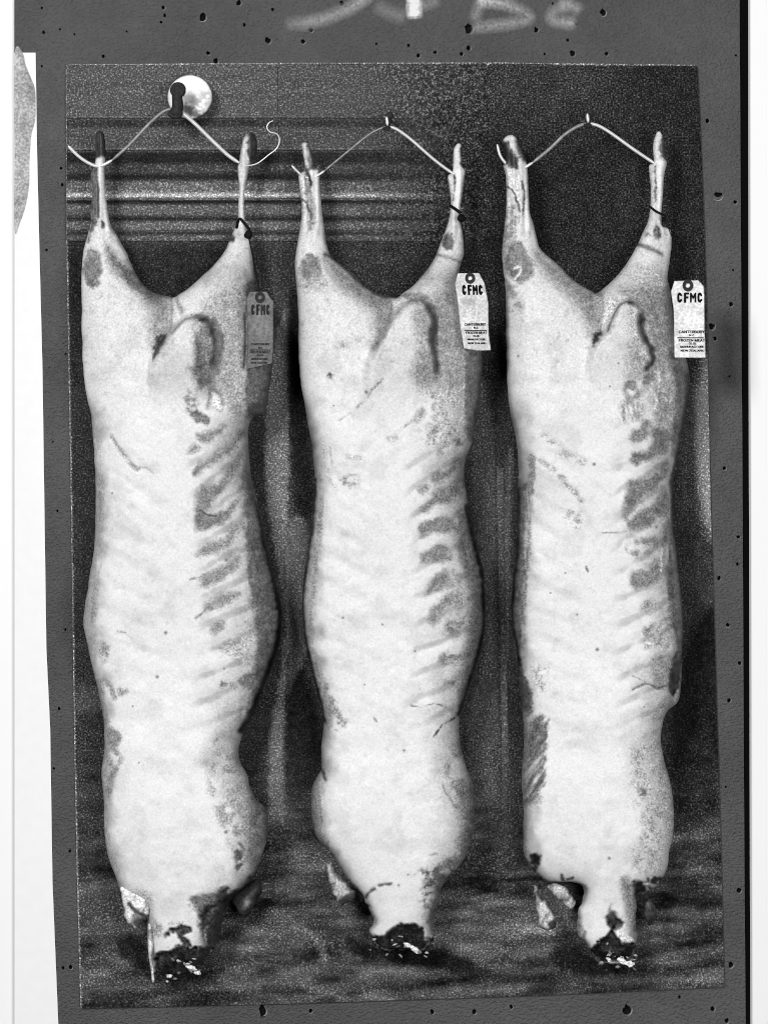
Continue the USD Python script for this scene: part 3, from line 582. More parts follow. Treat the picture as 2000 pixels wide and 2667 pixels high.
 parts=[('shank', [(225,400),(300,400),(300,605),(225,605)], 'bare pale left hind shank with stripped sinews'), ('shank', [(605,418),(660,418),(660,600),(605,600)], 'thin bare right hind shank'),
  ('hock', [(240,335),(285,335),(285,408),(240,408)], 'dark cut hock end'), ('hock', [(622,335),(680,335),(680,417),(618,417)], 'dark cut hock end'),
  ('tail_fold', B1((610,810),(680,680),(720,632),(780,577),(850,547),(900,542),(955,572),(995,640),(1003,740),(970,850),(880,960),(760,960),(640,900)), None),
  ('flank_flap', B1((1166,350),(1180,700),(1166,1090),(1200,1160),(1300,1150),(1420,900),(1420,500),(1250,330)), 'grey flank flap behind the tag'),
  ('neck', D1((690,1090),(800,1060),(960,1060),(1140,1040),(1200,1100),(1120,1420),(1060,1500),(700,1620),(640,1300)), None),
  ('neck_cut', D1((740,1390),(850,1340),(960,1335),(1060,1370),(1110,1390),(1050,1470),(960,1530),(830,1560),(735,1560),(720,1440)), 'dark ragged cut end of the neck')],
 limbs=[('skin_strand', [(387,2405),(398,2412),(402,2450),(399,2490),(404,2530),(405,2552),(399,2554),(394,2515),(388,2470)], 40, .88, []), ('fore_leg', [(318,2310),(350,2315),(388,2335),(390,2380),(374,2398),(360,2414),(343,2407),(329,2382)], 34, .95, [('s', D1((570,1062),(600,1100),(680,1150)), .25, dict(w=9, soft=4)), ('p', D1((600,1170),(680,1150),(680,1230),(620,1220)), .35, dict(soft=6))]),
        ('fore_leg', [(604,2344),(640,2312),(668,2292),(680,2316),(668,2352),(652,2376),(634,2392),(618,2380)], -40, .22, [('p', D1((1265,1055),(1295,1055),(1295,1095),(1268,1100)), .62, dict(soft=11))])],
 bits=[(502,2515,13,5,.3),(518,2528,9,5,.2),(444,2536,7,4,0),(485,2505,5,3,.8),(470,2528,5,3,0)])
for q in list(c1['marks']):
    if q[0] == 'p' and q[3].get('rib'): c1['parts'].append(('lean_strip', q[1], None))

c2 = dict(seed=200, base=(1000, 1500), label='middle sheep carcass of the three, with a pale printed tag by its flank',
 outline=[(786,376),(793,369),(803,374),(814,401),(820,430),(829,440),(832,460),(833,485),(839,549),(846,612),(850,636),(862,666),(886,686),(919,711),(953,743),(987,765),(1015,772),(1036,776),
  (1048,764),(1076,742),(1114,701),(1137,663),(1146,634),(1160,599),(1169,570),(1174,527),(1168,473),(1166,456),(1178,446),(1180,413),(1183,384),(1192,372),(1202,376),(1204,405),(1204,434),(1212,442),(1206,485),(1199,540),(1197,570),(1204,599),(1208,650),(1206,670),(1199,690),(1196,720),
  (1220,780),(1248,840),(1256,900),(1252,990),(1242,1075),(1231,1150),(1215,1195),(1209,1230),(1212,1271),(1222,1334),(1240,1410),(1254,1474),(1261,1545),(1263,1621),(1255,1680),(1238,1735),(1216,1811),(1199,1860),(1198,1900),(1201,1942),(1217,2005),(1232,2048),(1237,2103),(1235,2153),(1221,2204),(1204,2248),(1170,2282),(1156,2300),(1147,2338),(1134,2370),(1130,2420),(1128,2448),(1112,2470),(1092,2482),(1050,2478),(1000,2476),(974,2462),(966,2440),
  (969,2406),(964,2368),(951,2343),(941,2325),(915,2303),(890,2268),(871,2233),(856,2212),(828,2187),(814,2149),(810,2090),(814,2048),(827,2020),(837,2003),(838,1942),(843,1895),(838,1850),(829,1810),(812,1744),(795,1672),(787,1600),(791,1524),(801,1440),(813,1355),(819,1271),(818,1215),(812,1150),(800,1098),(789,1022),(780,959),(777,874),(775,790),(770,718),(768,684),(773,641),(782,591),(786,549),(784,515),(778,468),(779,452),(794,440),(790,405)],
 marks=[
  ('p', F2((250,150),(300,175),(320,240),(310,320),(250,320),(200,310),(205,200)), .50, dict(soft=7, z=-6)),
  ('p', F2((200,310),(330,300),(350,360),(230,380)), .7, dict(soft=12)),
  ('p', F2((340,170),(460,220),(620,360),(760,420),(745,560),(700,660),(660,720),(650,520),(560,440),(430,330)), .53, dict(soft=27, z=-8)),  # inner thigh shade painted into the tone
  ('s', F2((350,150),(440,200),(560,320),(680,396),(780,412)), .30, dict(w=9, soft=7, warp=6)),
  ('s', F2((748,480),(738,580),(700,660),(650,740)), .46, dict(w=12, soft=10, z=-9)),
  ('s', F2((752,440),(756,520)), .28, dict(w=3, soft=3, z=-6, warp=4)),
  ('p', F2((765,430),(820,440),(850,455),(790,500),(760,530)), .86, dict(soft=5, z=3)),
  ('p', F2((820,410),(900,390),(985,425),(960,450),(880,450)), .58, dict(soft=5, z=5)),
  ('s', F2((850,460),(880,445),(960,450),(990,470)), .34, dict(w=4, soft=3)),
  ('p', F2((1000,420),(1160,380),(1190,700),(1190,980),(1080,1000),(1050,800),(1030,550)), .60, dict(soft=22, amp=.5)),
  ('p', F2((960,470),(1050,480),(1080,620),(1060,900),(960,950),(930,860),(980,700),(985,560)), .55, dict(soft=16, amp=.6)),
  ('p', F2((900,530),(990,500),(1018,680),(1030,800),(960,960),(890,900),(930,700)), .58, dict(soft=24, warp=20)), ('s', F2((960,500),(985,580),(960,700),(980,800),(1000,880)), .56, dict(w=30, soft=22)), ('s', F2((985,475),(1022,560),(1008,680),(1028,790),(1035,880)), .25, dict(w=12, soft=11, z=-9, warp=20)),  # painted shading down the right side of the lump
  ('s', F2((780,530),(850,470),(920,452)), .62, dict(w=6, soft=8)),
  ('p', F2((1192,700),(1310,740),(1345,900),(1310,1200),(1240,1300),(1205,1200),(1195,950)), .47, dict(soft=8, streak=(1.55, 5), k=.5)),
  ('p', F2((1196,700),(1310,740),(1345,900),(1310,1200),(1240,1300),(1210,1200),(1200,950)), .50, dict(soft=8, k=.85)),
  ('s', F2((1195,740),(1200,950),(1195,1200)), .8, dict(w=3, soft=3)),
  ('s', F2((1050,1000),(1060,1100),(1100,1200)), .6, dict(w=12, soft=9)), ('s', F2((1110,900),(1145,930),(1120,960)), .45, dict(w=8, soft=6)),
  rib(F2((1005,1240),(1050,1195),(1070,1215),(1020,1275)), .52), rib(F2((1115,1245),(1180,1235),(1200,1310),(1150,1325)), .38, blotch=14),
  rib(F2((1040,1370),(1100,1310),(1125,1360),(1060,1385)), .56, blotch=12), rib(F2((905,1170),(935,1110),(960,1125),(930,1185)), .55), ('s', F2((835,1215),(870,1190),(925,1160)), .55, dict(w=5, soft=4)),
  ('p', F2((930,980),(1040,960),(1180,1000),(1190,1250),(1060,1330),(960,1300),(1000,1150)), .70, dict(soft=18, blotch=12, amp=.6)),
  ('s', F2((550,1090),(600,1040),(640,985),(705,930)), .52, dict(w=3, soft=3)), ('s', F2((440,1180),(510,1130)), .6, dict(w=3, soft=3)),
  ('p', F2((360,890),(395,880),(390,925),(365,920)), .42, dict(soft=4, blotch=7)), ('p', F2((450,700),(480,700),(470,735),(450,730)), .55, dict(soft=4, blotch=6)),
  ('p', F2((430,1540),(520,1510),(570,1550),(540,1590),(470,1570)), .60, dict(soft=8, blotch=12)), ('s', F2((490,1400),(570,1410)), .68, dict(w=9, soft=7)), ('p', F2((740,1280),(790,1270),(780,1320),(745,1310)), .72, dict(soft=8, blotch=9)),
  rib(F2((1005,1505),(1080,1490),(1150,1420),(1195,1385),(1185,1450),(1105,1525),(1020,1565)), .46), rib(F2((920,1595),(960,1565),(985,1580),(950,1630)), .6),
  rib(G2((935,195),(955,150),(1010,120),(1010,80),(1090,50),(1150,10),(1215,-20),(1185,80),(1120,145),(1035,145),(975,195)), .46),
  rib(G2((935,350),(935,280),(1000,250),(1080,225),(1160,260),(1175,325),(1060,325),(990,325)), .49),
  rib(G2((955,500),(955,450),(1010,408),(1090,405),(1125,470),(1090,500)), .52),
  rib(G2((975,705),(985,640),(1030,590),(1085,555),(1115,600),(1080,665),(1030,685)), .52),
  rib(G2((985,855),(1000,800),(1060,740),(1120,690),(1185,695),(1200,765),(1120,765),(1060,845),(1010,885)), .55),
  rib(G2((1095,935),(1105,850),(1180,870),(1230,825),(1225,935),(1150,955)), .53, blotch=18),
  rib(G2((1045,1125),(1070,1070),(1150,1045),(1195,1080),(1150,1145)), .56, blotch=22), rib(G2((1085,1250),(1130,1218),(1195,1230),(1180,1272)), .55),
  ('p', G2((1130,560),(1180,620),(1240,760),(1230,900),(1160,800),(1110,660)), .62, dict(soft=14, blotch=12)),
  ('p', G2((1160,220),(1230,160),(1280,380),(1320,530),(1345,700),(1340,880),(1310,1050),(1250,1250),(1180,1400),(1195,1150),(1225,950),(1250,750),(1225,600),(1170,420)), .45, dict(soft=14, amp=.6, k=.9)),
  ('s', G2((1225,170),(1272,380),(1312,530),(1330,700),(1335,880),(1312,1020),(1272,1150),(1225,1330),(1175,1440)), .06, dict(w=16, soft=6, warp=11)),  # dark rim painted for the shadow outline, right edge
  ('p', G2((275,0),(335,0),(345,250),(315,500),(285,750),(275,950),(300,1080),(350,1250),(390,1450),(345,1540),(290,1300),(220,1000),(190,800),(230,450)), .62, dict(soft=9, streak=(1.6, 4))),
  ('s', G2((285,0),(268,250),(240,450),(213,650),(204,790),(222,990),(266,1180),(308,1350),(340,1480)), .06, dict(w=11, soft=5, warp=9)),  # dark outline painted along the left edge too
  ('p', G2((350,1255),(390,1330),(430,1385),(485,1490),(420,1535),(380,1480)), .60, dict(soft=7, blotch=18)),
  ('s', F2((330,1320),(360,1480),(410,1590)), .66, dict(w=8, soft=6, streak=(1.3, 3))), ('s', F2((375,1330),(395,1450)), .55, dict(w=3, soft=3)),
  ('s', G2((1010,1575),(1085,1492),(1140,1462)), .22, dict(w=3, soft=2)), ('s', G2((870,1380),(950,1390),(1020,1375),(1100,1398)), .42, dict(w=2.5, soft=2)), ('s', G2((650,1455),(665,1475)), .4, dict(w=3, soft=2)),
  ('p', H2((300,290),(335,265),(330,420),(345,600),(395,770),(290,690),(250,590),(250,440)), .60, dict(soft=9, streak=(1.5, 5))), ('p', H2((262,350),(300,300),(310,560),(360,720),(290,680),(250,560)), .55, dict(soft=10)),
  ('s', H2((335,250),(350,300)), .3, dict(w=9, soft=4)),
  ('p', H2((1080,250),(1190,0),(1240,260),(1280,400),(1280,600),(1200,820),(1160,700),(1180,560),(1130,420)), .58, dict(soft=18, amp=.6, blotch=40)), ('p', H2((1180,300),(1280,400),(1280,600),(1200,830),(1190,640),(1200,480)), .52, dict(soft=12, amp=.6)),
  ('p', H2((880,880),(1030,820),(1110,780),(1200,790),(1160,870),(1080,910),(1050,1010),(1020,1130),(930,1040),(960,920)), .52, dict(soft=12, blotch=11, amp=.7)), ('p', H2((1040,900),(1110,900),(1050,1080),(1020,1250),(985,1180),(1020,1020)), .5, dict(soft=8)),
  ('s', H2((1075,330),(1105,400),(1150,470)), .4, dict(w=4, soft=3)), ('s', H2((990,760),(1035,750)), .45, dict(w=4, soft=3)),
  ('s', H2((600,1035),(615,1000),(650,972)), .2, dict(w=6, soft=4, z=-10)), ('s', H2((685,945),(750,932)), .35, dict(w=7, soft=4)),
  ('p', H2((620,1285),(700,1275),(780,1205),(900,1185),(955,1260),(990,1285),(1040,1250),(1020,1330),(940,1400),(860,1380),(700,1400),(610,1390)), .14, dict(soft=5, z=-22, amp=.95, warp=18)),
  ('s', E2((278,1060),(300,1200),(318,1400)), .97, dict(w=13, soft=3, warp=4, amp=.12)), ('s', E2((195,1090),(215,1180),(225,1260)), .95, dict(w=8, soft=3, warp=4)), ('s', E2((225,1080),(250,1200),(275,1380)), .22, dict(w=6, soft=3, warp=6)), ('s', E2((200,1240),(205,1380)), .85, dict(w=3, soft=2)), ('s', E2((1175,1060),(1165,1220),(1150,1380)), .97, dict(w=14, soft=4, warp=4, amp=.12)), ('s', E2((1118,1090),(1128,1220)), .95, dict(w=4, soft=2, warp=3)),
  ('p', E2((215,1060),(240,1060),(285,1340),(250,1420),(235,1300)), .62, dict(soft=5, z=-6)), ('p', E2((245,880),(300,900),(300,1030),(260,1040),(240,960)), .35, dict(soft=6)),
  ('s', E2((235,1050),(262,1140),(245,1080)), .15, dict(w=7, soft=3)), ('s', E2((210,1230),(255,1300),(262,1360)), .2, dict(w=4, soft=3)), ('s', E2((1145,1080),(1138,1240)), .3, dict(w=3, soft=2)),
  ('p', E2((1085,1450),(1125,1450),(1140,1500),(1110,1550),(1070,1510)), .40, dict(soft=5)), ('s', E2((1040,1570),(1100,1590),(1180,1610)), .5, dict(w=6, soft=5, z=-5)),
  ('p', E2((1190,900),(1260,900),(1280,1050),(1195,1030)), .25, dict(soft=5)),
  ],
 lumps=[(F2((650,740),(740,570),(780,530),(850,465),(920,450),(990,470),(1020,560),(1008,680),(1030,800),(1020,1000),(880,1150),(700,1150),(600,950)), 46, 14, 860, 1080),
        (F2((760,420),(900,370),(1190,300),(1190,1000),(1060,900),(1020,560),(900,450),(770,530)), 8, 10, 640, 1000)],
 parts=[('shank', [(770,434),(850,434),(850,600),(770,600)], 'bare left hind shank with hanging sinews'), ('shank', [(1155,443),(1220,443),(1220,600),(1155,600)], 'bare right hind shank bound with string'),
  ('hock', [(770,360),(835,360),(835,434),(770,434)], 'grey cut hock end'), ('hock', [(1170,360),(1220,360),(1220,441),(1172,441)], 'pale cut hock end'),
  ('tail_fold', F2((650,740),(740,570),(780,530),(850,468),(920,453),(985,473),(1015,560),(1003,680),(1020,800),(900,920),(740,900)), None),
  ('flank_flap', F2((1196,700),(1310,740),(1345,900),(1310,1200),(1240,1300),(1210,1200),(1200,950)), 'grey flank flap below the tag'),
  ('neck', H2((600,1040),(700,960),(1050,960),(1090,1100),(1060,1350),(940,1450),(600,1450),(560,1250)), None),
  ('neck_cut', H2((620,1285),(700,1275),(780,1205),(900,1185),(955,1260),(990,1285),(1040,1250),(1030,1350),(940,1420),(860,1420),(700,1420),(600,1400)), 'dark ragged cut end of the neck')],
 limbs=[('fore_leg', [(846,2250),(858,2246),(872,2262),(890,2285),(910,2308),(928,2330),(914,2347),(900,2352),(888,2362),(876,2350),(866,2330),(858,2300)], 10, .72, [('p', H2((400,840),(470,870),(480,930),(440,930),(390,880)), .38, dict(soft=6)), ('p', H2((430,1050),(520,1000),(560,1020),(480,1100)), .25, dict(soft=5))])],
 bits=[(1060,2456,9,5,.5),(1080,2467,15,6,.65),(1110,2441,6,5,0),(1091,2474,6,4,0),(975,2441,5,3,0)])
for q in list(c2['marks']):
    if q[0] == 'p' and q[3].get('rib'): c2['parts'].append(('lean_strip', q[1], None))

c3 = dict(seed=300, base=(1545, 1500), label='slim sheep carcass hung at the right, with a bright white tag and two foreleg stumps',
 outline=[(1310,362),(1325,350),(1342,354),(1358,388),(1370,416),(1374,445),(1376,485),(1379,549),(1389,582),(1397,615),(1404,642),(1425,664),(1455,689),(1486,721),(1520,747),(1545,760),(1551,764),
  (1572,751),(1608,718),(1638,676),(1657,642),(1674,605),(1690,566),(1695,506),(1692,456),(1690,430),(1703,422),(1700,385),(1707,350),(1716,339),(1726,352),(1732,380),(1732,410),(1737,420),(1729,456),(1726,506),(1722,561),(1724,588),(1743,594),(1749,620),(1747,650),(1742,690),(1738,727),(1748,769),(1754,850),
  (1775,900),(1794,975),(1789,1043),(1778,1106),(1764,1191),(1753,1254),(1752,1300),(1754,1377),(1764,1461),(1774,1545),(1779,1630),(1777,1714),(1773,1777),(1765,1825),(1740,1850),(1725,1880),(1720,1925),(1723,1950),(1732,1990),(1747,2049),(1755,2117),(1754,2171),(1745,2215),(1738,2255),(1724,2288),(1704,2312),(1684,2322),(1668,2322),(1654,2335),(1655,2360),(1658,2397),(1656,2450),(1652,2490),(1640,2510),(1600,2512),(1557,2508),(1540,2484),
  (1535,2474),(1515,2452),(1503,2435),(1499,2397),(1506,2375),(1516,2350),(1521,2318),(1505,2302),(1460,2298),(1425,2296),(1402,2278),(1388,2264),(1370,2240),(1363,2216),(1363,2194),(1363,2126),(1361,2081),(1358,2013),(1363,1945),(1362,1862),(1355,1815),(1349,1740),(1346,1693),(1335,1638),(1332,1579),(1336,1524),(1344,1440),(1347,1334),(1347,1271),(1350,1220),(1345,1149),(1332,1085),(1323,1022),(1320,938),(1317,832),(1316,748),(1311,700),(1308,660),(1310,620),(1317,561),(1319,498),(1316,450),(1310,432),(1318,410),(1312,385)],
 marks=[
  ('p', J3((180,80),(240,70),(290,150),(325,220),(310,290),(240,330),(180,290),(150,200)), .48, dict(soft=8, z=-6)), ('s', J3((205,240),(240,235),(235,280),(215,305)), .92, dict(w=6, soft=4)),  # grey oval with a painted white glint
  ('p', J3((170,400),(240,420),(250,500),(200,520),(165,470)), .62, dict(soft=10, blotch=14)), ('p', J3((150,300),(190,420),(220,400),(190,340)), .6, dict(soft=7)),
  ('p', J3((340,140),(480,220),(640,350),(740,400),(745,560),(690,660),(640,560),(560,420),(420,280)), .55, dict(soft=27, z=-8)),  # painted shade on the inner side of the thigh
  ('p', J3((690,720),(700,650),(725,630),(735,650),(710,700)), .14, dict(soft=4, z=-12)), ('s', J3((735,400),(742,500),(725,620)), .42, dict(w=5, soft=5, z=-9)),
  ('p', J3((755,400),(820,420),(850,460),(810,530),(775,620),(745,610)), .84, dict(soft=6, z=3)),
  ('s', J3((770,632),(810,540),(850,472),(900,447)), .15, dict(w=3, soft=2, warp=4, z=-5)), ('p', J3((895,443),(950,450),(975,485),(940,490),(910,470)), .08, dict(soft=4, z=-12)),
  ('p', J3((880,370),(1140,330),(1180,500),(1200,1000),(1090,1200),(1060,900),(1040,700),(990,560),(900,420)), .54, dict(soft=22, amp=.55)),
  ('p', J3((860,260),(1000,230),(1150,290),(1150,380),(950,340)), .74, dict(soft=12, streak=(.15, 6))),
  ('p', J3((900,520),(965,500),(988,660),(1040,780),(985,890),(890,900),(920,700)), .64, dict(soft=24, warp=20)), ('s', J3((940,520),(950,640),(990,740),(1000,810),(960,880)), .66, dict(w=26, soft=18)), ('s', J3((978,540),(988,640),(1030,730),(1048,800),(1015,865)), .15, dict(w=13, soft=9, z=-9, warp=20)),  # lump shaded in colour along its right side
  ('p', J3((890,920),(1000,880),(1060,880),(1040,960),(960,1040),(900,1070),(870,1000)), .54, dict(soft=10, blotch=18)), ('p', J3((860,1060),(950,1040),(1000,1100),(960,1180),(860,1180)), .62, dict(soft=12, streak=(1.4, 4))),
  ('p', J3((1170,760),(1290,850),(1310,980),(1280,1150),(1240,1300),(1180,1400),(1170,1200),(1185,950)), .44, dict(soft=10, amp=.6, k=.9)),
  ('p', J3((1060,860),(1180,900),(1190,1150),(1120,1230),(1060,1150),(1080,1000)), .66, dict(soft=10, streak=(1.55, 4))), ('s', J3((1040,980),(1070,1040),(1060,1110)), .9, dict(w=5, soft=3)), ('s', J3((1085,880),(1095,930)), .9, dict(w=4, soft=3)),
  ('s', J3((1275,900),(1272,1050),(1250,1200),(1215,1400),(1180,1560)), .06, dict(w=15, soft=6, warp=11)), ('s', K3((1180,20),(1185,150),(1200,360),(1222,500),(1245,700),(1255,900),(1248,1100)), .06, dict(w=15, soft=6, warp=11)),  # shadow outline of the right edge, painted dark
  rib(J3((920,1300),(930,1250),(980,1230),(1000,1180),(1035,1178),(1022,1272),(960,1312)), .48),
  rib(J3((915,1420),(940,1382),(1020,1370),(1050,1310),(1042,1240),(1100,1228),(1155,1245),(1142,1362),(1080,1402),(1000,1422),(960,1455)), .42),
  rib(J3((885,1640),(908,1548),(960,1550),(1040,1508),(1130,1468),(1148,1500),(1100,1562),(1060,1612),(1010,1630),(960,1690),(900,1780),(868,1770)), .46),
  rib(K3((905,302),(918,240),(990,188),(1070,160),(1100,88),(1155,75),(1155,220),(1080,232),(1050,282),(970,302)), .46),
  rib(K3((885,425),(915,370),(1060,348),(1095,390),(1062,442),(1000,482),(925,462)), .52, blotch=30), rib(K3((915,625),(928,558),(1020,558),(1090,488),(1115,560),(1065,645),(1000,662),(935,662)), .52),
  rib(K3((985,792),(1020,738),(1085,760),(1060,805)), .66), rib(K3((980,965),(1010,900),(1100,868),(1155,858),(1155,1012),(1080,1022),(1010,1032)), .62, blotch=14),
  ('p', K3((1050,1212),(1040,1100),(1170,1100),(1175,1285),(1080,1262)), .58, dict(soft=10, k=.9)),
  ('p', K3((1180,1100),(1240,1060),(1222,1282),(1185,1335),(1160,1250)), .12, dict(soft=5, z=-14)),
  ('p', K3((1150,240),(1185,290),(1245,650),(1262,950),(1250,1080),(1190,1080),(1170,900),(1135,700),(1110,450),(1120,300)), .45, dict(soft=9, amp=.6, streak=(1.5, 8))), ('p', K3((1170,240),(1200,320),(1255,650),(1262,950),(1240,1060),(1195,1000),(1165,700)), .42, dict(soft=9, amp=.6, k=.8)),
  ('s', K3((1110,420),(1105,560)), .92, dict(w=3, soft=3)), ('p', K3((1080,1400),(1200,1330),(1230,1380),(1140,1430),(1100,1600),(1070,1659)), .62, dict(soft=12, blotch=20)),
  ('p', K3((220,50),(300,50),(310,300),(285,600),(275,800),(270,1000),(235,1060),(190,900),(190,700),(220,400)), .52, dict(soft=8, streak=(1.55, 5), amp=.6)), ('p', K3((215,50),(262,50),(270,400),(245,700),(250,900),(225,1020),(185,850),(200,600)), .44, dict(soft=8, amp=.6, k=.8)),
  ('s', K3((222,50),(226,200),(218,450),(198,650),(188,790),(198,930),(225,1060),(245,1200)), .06, dict(w=12, soft=5, warp=9)),  # left edge outline painted dark in the same way
  ('p', K3((240,1200),(300,1400),(420,1470),(410,1550),(370,1690),(255,1690),(255,1420)), .52, dict(soft=8, streak=(2.3, 8), amp=.6)), ('p', K3((240,1150),(290,1250),(320,1400),(270,1420),(245,1300)), .44, dict(soft=6)),
  ('p', K3((310,1130),(390,1150),(380,1290),(330,1270)), .76, dict(soft=12, blotch=14)),
  ('p', J3((290,1405),(330,1400),(325,1600),(300,1610)), .58, dict(soft=4)), ('s', J3((365,1430),(480,1515),(540,1580),(610,1650)), .58, dict(w=11, soft=7, blotch=14, z=-4)), ('s', J3((385,1280),(500,1380),(620,1435)), .64, dict(w=18, soft=10, blotch=16, z=-3)), ('s', K3((490,-10),(545,60),(612,135)), .58, dict(w=8, soft=6, z=-3)), ('p', K3((510,190),(600,200),(610,290),(530,280)), .74, dict(soft=8, blotch=9)),
  ('s', K3((930,1282),(1020,1250),(1080,1275),(1140,1265)), .33, dict(w=3.5, soft=2, z=-4)), ('s', K3((930,1200),(1010,1240)), .5, dict(w=3, soft=3)), ('s', K3((740,326),(890,318)), .3, dict(w=1.5, soft=2, warp=2)), ('s', K3((640,535),(655,560)), .3, dict(w=4, soft=2)),
  ('p', L3((240,0),(385,-40),(370,150),(370,290),(325,340),(350,390),(310,440),(255,445),(235,300),(230,150)), .48, dict(soft=6, streak=(2.15, 9), amp=.6, warp=20)), ('p', L3((230,0),(290,-40),(270,150),(275,300),(260,440),(235,300)), .6, dict(soft=6, k=.7)),
  ('p', L3((880,100),(1050,80),(1120,350),(1130,560),(1095,800),(880,780),(930,560),(880,400)), .72, dict(soft=22, blotch=12, amp=.6)), ('p', L3((1000,200),(1070,180),(1125,420),(1125,600),(1085,640),(1060,460)), .66, dict(soft=12)),
  ('p', L3((915,330),(955,335),(950,370),(920,370)), .5, dict(soft=6)),
  ('p', L3((985,850),(1015,850),(1012,885),(985,880)), .10, dict(soft=3, z=-8)), ('p', L3((955,855),(972,855),(970,880),(958,880)), .15, dict(soft=3, z=-6)), ('p', L3((1035,850),(1070,855),(1060,890),(1030,880)), .15, dict(soft=4, z=-6)),
  ('p', L3((870,870),(960,880),(1000,930),(1090,880),(1100,960),(980,1000),(890,960)), .14, dict(soft=6, z=-14, amp=.9, warp=18)), ('s', L3((960,880),(965,945)), .85, dict(w=9, soft=4)),
  ('s', L3((240,560),(250,700),(290,740)), .5, dict(w=22, soft=9)), ('p', L3((290,720),(340,725),(335,770),(320,830),(350,880),(320,840),(295,770)), .12, dict(soft=4, z=-10)),
  ('s', L3((465,830),(480,860)), .18, dict(w=7, soft=3)), ('s', L3((500,852),(525,842)), .2, dict(w=6, soft=3)), ('p', L3((380,890),(520,870),(600,890),(590,940),(500,920)), .55, dict(soft=6)),
  ('p', L3((800,850),(870,880),(900,1100),(900,1240),(860,1200),(840,1050)), .60, dict(soft=12, amp=.6)),
  ('p', L3((730,1060),(770,1045),(815,1100),(800,1140),(760,1150),(725,1110)), .17, dict(soft=6, z=-12)), ('s', L3((745,1000),(740,1060)), .5, dict(w=8, soft=6)), ('s', L3((565,1110),(585,1180)), .5, dict(w=12, soft=6)), ('s', L3((600,1160),(600,1230)), .4, dict(w=7, soft=4)),
  ('p', L3((640,1260),(715,1190),(755,1150),(790,1185),(830,1230),(900,1235),(950,1290),(890,1330),(800,1340),(740,1345),(670,1360),(640,1300)), .13, dict(soft=4, z=-22, amp=.95, warp=16)), ('s', L3((790,1170),(860,1212)), .95, dict(w=13, soft=4, warp=6)),
  ('s', I3((150,1020),(160,1200),(170,1420)), .97, dict(w=13, soft=3, warp=4, amp=.12)), ('s', I3((60,1060),(75,1150)), .96, dict(w=12, soft=4, warp=4)), ('s', I3((110,1100),(120,1280)), .92, dict(w=8, soft=3, warp=4)), ('s', I3((55,1200),(45,1350)), .93, dict(w=5, soft=3)), ('s', I3((1000,1010),(985,1200),(975,1360)), .97, dict(w=13, soft=4, warp=4, amp=.12)), ('s', I3((935,1060),(945,1220)), .95, dict(w=4, soft=2, warp=3)),
  ('p', I3((20,860),(60,900),(110,990),(120,1050),(50,1030),(10,960)), .22, dict(soft=5)), ('p', I3((105,850),(160,900),(185,985),(120,980),(100,900)), .38, dict(soft=6)),
  ('s', I3((50,1155),(95,1200),(125,1310)), .18, dict(w=4, soft=2)), ('s', I3((135,1120),(155,1200),(140,1340)), .3, dict(w=3, soft=2)), ('p', I3((40,1300),(100,1270),(120,1420),(60,1520),(20,1560),(20,1420)), .62, dict(soft=8, blotch=18)), ('s', I3((965,1020),(958,1250)), .28, dict(w=3.5, soft=2)),
  ('p', I3((1000,830),(1040,860),(1040,980),(1000,970),(985,900)), .28, dict(soft=4)), ('p', I3((930,1410),(980,1400),(985,1470),(940,1470),(900,1450)), .35, dict(soft=6, blotch=14)), ('s', I3((850,1510),(900,1525),(1000,1570)), .42, dict(w=8, soft=6, z=-5)),
  ],
 lumps=[(J3((690,720),(770,632),(810,540),(850,472),(900,446),(960,470),(975,560),(990,660),(1040,760),(1040,860),(900,960),(760,1000),(660,900)), 48, 12, 850, 1040),
        (J3((750,390),(900,340),(1140,300),(1180,1000),(1040,760),(975,560),(900,446),(770,620)), 8, 10, 640, 1000)],
 parts=[('shank', [(1300,420),(1385,420),(1395,600),(1300,600)], 'bare left hind shank with split tendon'), ('shank', [(1680,424),(1745,424),(1740,590),(1680,590)], 'bare right hind shank bound with string'),
  ('hock', [(1295,340),(1380,340),(1380,420),(1295,420)], 'ragged cut hock end'), ('hock', [(1690,330),(1745,330),(1745,420),(1690,422)], 'pointed pale hock end'),
  ('tail_fold', J3((690,720),(770,632),(810,540),(850,472),(900,448),(955,472),(970,560),(985,660),(1030,760),(1000,850),(880,900),(740,850)), None),
  ('flank_flap', J3((1170,760),(1290,850),(1310,980),(1280,1150),(1240,1300),(1180,1400),(1170,1200),(1185,950)), 'dark grey flank flap below the tag'),
  ('neck', L3((600,880),(800,840),(890,900),(920,1240),(880,1380),(640,1400),(540,1200),(560,1000)), None),
  ('neck_cut', L3((640,1260),(715,1190),(755,1150),(790,1185),(830,1230),(900,1235),(950,1290),(890,1380),(660,1380),(640,1300)), 'dark ragged cut end of the neck')],
 limbs=[('fore_leg', [(1388,2300),(1400,2312),(1420,2345),(1447,2392),(1446,2412),(1432,2426),(1418,2426),(1405,2411),(1400,2385),(1395,2345)], -6, .84, [('p', L3((390,1110),(440,1100),(440,1160),(400,1150)), .25, dict(soft=5)), ('s', L3((335,940),(360,980)), .15, dict(w=10, soft=4)), ('s', L3((400,1000),(440,1090)), .5, dict(w=6, soft=4))]),
        ('fore_leg', [(1424,2305),(1450,2302),(1480,2318),(1497,2350),(1490,2368),(1472,2360),(1450,2340),(1432,2322)], 10, .76, [('s', L3((470,980),(500,975)), .35, dict(w=8, soft=5))]),
        ('fore_leg', [(1676,2352),(1692,2342),(1706,2362),(1707,2392),(1694,2410),(1680,2400),(1674,2376)], 6, .24, [])],
 bits=[(1616,2497,12,6,.5),(1636,2504,11,7,.2),(1582,2494,8,4,.8),(1562,2502,6,4,0),(1605,2512,6,3,0)])
